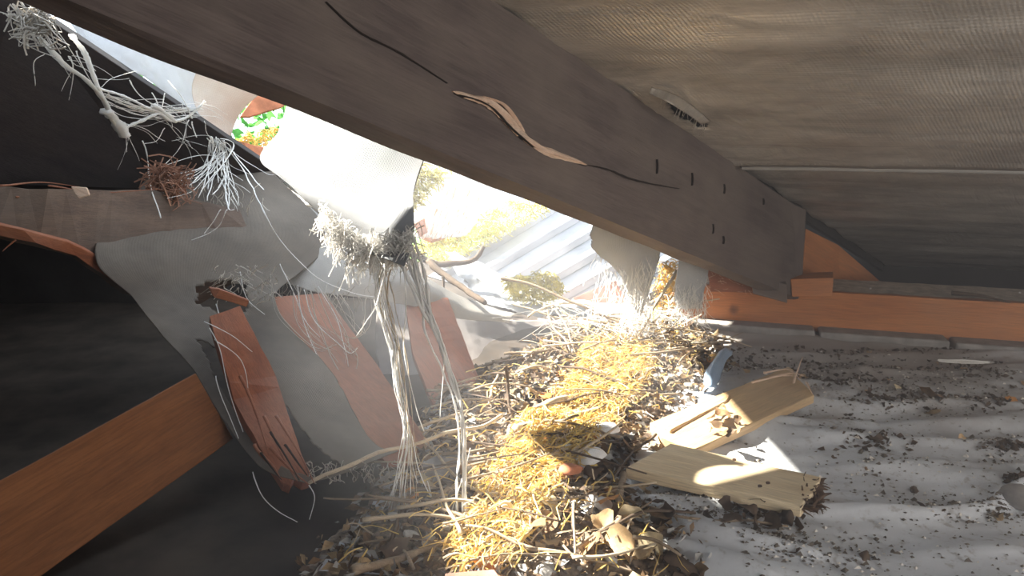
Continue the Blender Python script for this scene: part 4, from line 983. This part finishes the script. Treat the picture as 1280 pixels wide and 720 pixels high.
# ------------------------------------------------------------------ chips, pods, scraps
def rock(seed, r, sq=(1, .8, .5)):
    bm = bmesh.new(); bmesh.ops.create_icosphere(bm, subdivisions=2, radius=r); s = Vector((seed, seed * 2.3, 1))
    for v in bm.verts:
        v.co += noise.noise_vector(v.co / r * .9 + s) * r * .5; v.co = Vector((v.co.x * sq[0], v.co.y * sq[1], v.co.z * sq[2]))
    me = bpy.data.meshes.new('chip'); bm.to_mesh(me); bm.free(); return me
RK = [rock(i + 1, .011) for i in range(6)]
for r_ in RK: r_.materials.append(M_chip)
k = 0
while k < 110:
    sx, sy = (U(800, 905), U(425, 500)) if k < 60 else (U(420, 860), U(430, 715))
    q = onfloor(sx, sy, .03)
    if beddist(q.x, q.y) < -.01: continue
    k += 1; o = bpy.data.objects.new('plaster_chip', RK[k % 6]); COL.objects.link(o); s = U(.35, 1.0) if k < 60 else U(.4, 1.2)
    o.location = (q.x, q.y, top(q.x, q.y) + .004 * s); o.rotation_euler = (U(-.5, .5), U(-.5, .5), U(0, 6.28)); o.scale = (s, s, s)
    z_ = zone(q.x, q.y); tag(o, 'grey plaster chip ' + z_, 'chip', 'grey plaster chips ' + z_)
def named_rock(sx, sy, r, mat, name, label, cat, sq=(1, .8, .4), rz=0, z=0):
    me = rock(sx * .37 + sy, r, sq); me.materials.append(mat); me.shade_smooth(); o = bpy.data.objects.new(name, me); COL.objects.link(o); q = onfloor(sx, sy, .03)
    o.location = (q.x, q.y, top(q.x, q.y) + r * .3 + z); o.rotation_euler = (0, 0, rz); return tag(o, label, cat)
M_paper = plain('white_plaster', (.80, .80, .82), .1, .8)
named_rock(752, 553, .034, M_paper, 'plaster_lump', 'white plaster lump on the straw, upper of the two', 'plaster', (1.2, .7, .3), .4, .008)
named_rock(735, 590, .036, M_paper, 'plaster_lump', 'white plaster lump lower on the straw', 'plaster', (1.3, .6, .3), .9, .008)
named_rock(706, 575, .018, M_paper, 'plaster_lump', 'small white plaster lump at the left of the larger two', 'plaster', (1, .8, .4), 0, .01)
named_rock(566, 592, .05, M_block, 'stone_slab', 'smooth grey slab fragment behind the thick white threads', 'stone', (1, .8, .25), .3)
named_rock(752, 642, .028, M_paper, 'plaster_flake', 'white flake right of the upright pale twig', 'plaster', (.5, 1.3, .3), .4)
named_rock(1278, 620, .03, M_block, 'stone', 'grey stone at the right edge on the cloth', 'stone', (1, .9, .8))
named_rock(784, 452, .014, M_berry, 'seed_pod', 'bright orange seed pod above the straw', 'seed pod', (1, 1, .9), 0, .02)
named_rock(622, 609, .009, M_red, 'red_scrap', 'small red scrap left of the straw at the twig tip', 'scrap', (1.2, .7, .5), 0, .012)
named_rock(712, 612, .018, M_tile, 'clay_shard', 'round reddish shard in the middle of the straw', 'shard', (1, .9, .4), 0, .016)
# snail shell: spiral tube
P = []
for i in range(40):
    t = i / 39; a = t * 4.2 * math.pi; r_ = .011 * (1 - t * .85); P.append(Vector((math.cos(a) * r_, math.sin(a) * r_, .004 + t * .006)))
m = MB(); tube(m, P, .0048, 7, .2); q = onfloor(629, 642, .045); o = m.build('snail_shell', M_shell, smooth=True, origin=Vector((0, 0, 0))); o.location = (q.x, q.y, .05); o.rotation_euler = (.9, 0, .3)
tag(o, 'small coiled snail shell in the yellow straw', 'shell')
# blue plastic scrap, feather, bark on the plate
q = [onfloor(884, 488, .03), onfloor(892, 462, .05), onfloor(904, 440, .06)]; e_ = Vector((.035, .01, 0))
o = sheet('plastic_scrap', [[p - e_ * .4 for p in q], [p + Vector((0, -.01, .014)) for p in q], [p + e_ * .7 for p in q]], M_blue, None, nu=14, nv=10, amp=.006, fr=20)
tag(o, 'crumpled blue grey plastic strip lying left of the tan board', 'plastic')
A0 = onfloor(1172, 456, .03); B0 = onfloor(1242, 459, .03)
fe = empty('feather', A0, 'slim pale feather lying just below the wall plate', 'feather')
tubeobj('quill', [A0 + Vector((0, 0, .012)), A0.lerp(B0, .5) + Vector((0, 0, .016)), B0 + Vector((0, 0, .012))], .0012, M_fib, fe, n=10, amp=.001)
n = 16; V = []; F = []
for i in range(n + 1):
    c = A0.lerp(B0, i / n * .92); wv = .010 * math.sin(math.pi * min(1, i / n + .05)) ** .6
    V += [c + Vector((0, wv * 1.1, .010)), c + Vector((0, 0, .0145)), c + Vector((0, -wv, .009))]
for i in range(n): F += [(i * 3, i * 3 + 1, i * 3 + 4, i * 3 + 3), (i * 3 + 1, i * 3 + 2, i * 3 + 5, i * 3 + 4)]
o = framed('vane', V, F, M_tuft, fe); o.modifiers.new('s', 'SOLIDIFY').thickness = .0008
zp = Vector((0, 0, PZ + .008)); q1 = onp(1190, 366, zp, Vector((0, 0, 1))); q2 = onp(1262, 378, zp, Vector((0, 0, 1)))
o = tubeobj('bark_sliver', [q1, q1.lerp(q2, .5) + Vector((0, 0, .004)), q2], .007, M_twigd, n=12, amp=.003, taper=.25); tag(o, 'dark bark sliver lying on top of the wall plate', 'bark')
for k in range(26):
    c = A.lerp(B, U(.12, .9)) + back * U(.01, .18); m = MB(); s = U(.002, .005); o = bpy.data.objects.new('grit_crumb', RK[k % 6]); COL.objects.link(o)
    o.location = (c.x, c.y, PZ + .003); o.scale = (U(.2, .45),) * 3; o.rotation_euler = (0, 0, U(0, 6)); tag(o, 'small crumb on the dusty top of the wall plate', 'crumb', 'crumbs on the wall plate')
# ragged tear in the ceiling membrane beside the rafter
tt = empty('torn_threads', onroof(850, 138), 'ragged thread ends at the small tear in the ceiling membrane', 'threads')
for k in range(22):
    t = R(); s = onroof(822 + 60 * t, 112 + 42 * t, -.002); e2 = onroof(822 + 60 * t + U(-14, 4), 118 + 42 * t + U(4, 16), -.012)
    tubeobj('thread', [s, s.lerp(e2, .5) - RN * .006, e2], .0009, M_fibd, tt, n=8, amp=.004, sides=3)
fl_ = sheet('torn_flap', [[onroof(815, 108, -.001), onroof(850, 120, -.004), onroof(888, 152, -.001)], [onroof(812, 116, -.012), onroof(842, 130, -.03), onroof(876, 156, -.012)]], M_ceil, tt, nu=20, nv=6, amp=.006)

# ------------------------------------------------------------------ dust haze drifting in the light of the hole
def haze_box(name, c, e, dens, label):
    m = bpy.data.materials.new(name); m.use_nodes = True; t = m.node_tree; t.nodes.remove(t.nodes['Principled BSDF'])
    v = t.nodes.new('ShaderNodeVolumeScatter'); v.inputs['Density'].default_value = dens; v.inputs['Anisotropy'].default_value = .25; v.inputs['Color'].default_value = (.93, .93, 1, 1)
    t.links.new(v.outputs[0], t.nodes['Material Output'].inputs['Volume'])
    mb = MB(); box(mb, c, e); o = mb.build(name, m); return tag(o, label, 'haze', kind='stuff')
haze_box('dust_haze', (.50, 1.35, .45), (.80, 1.05, .44), .15, 'thin dusty haze hanging in the light below the roof hole')
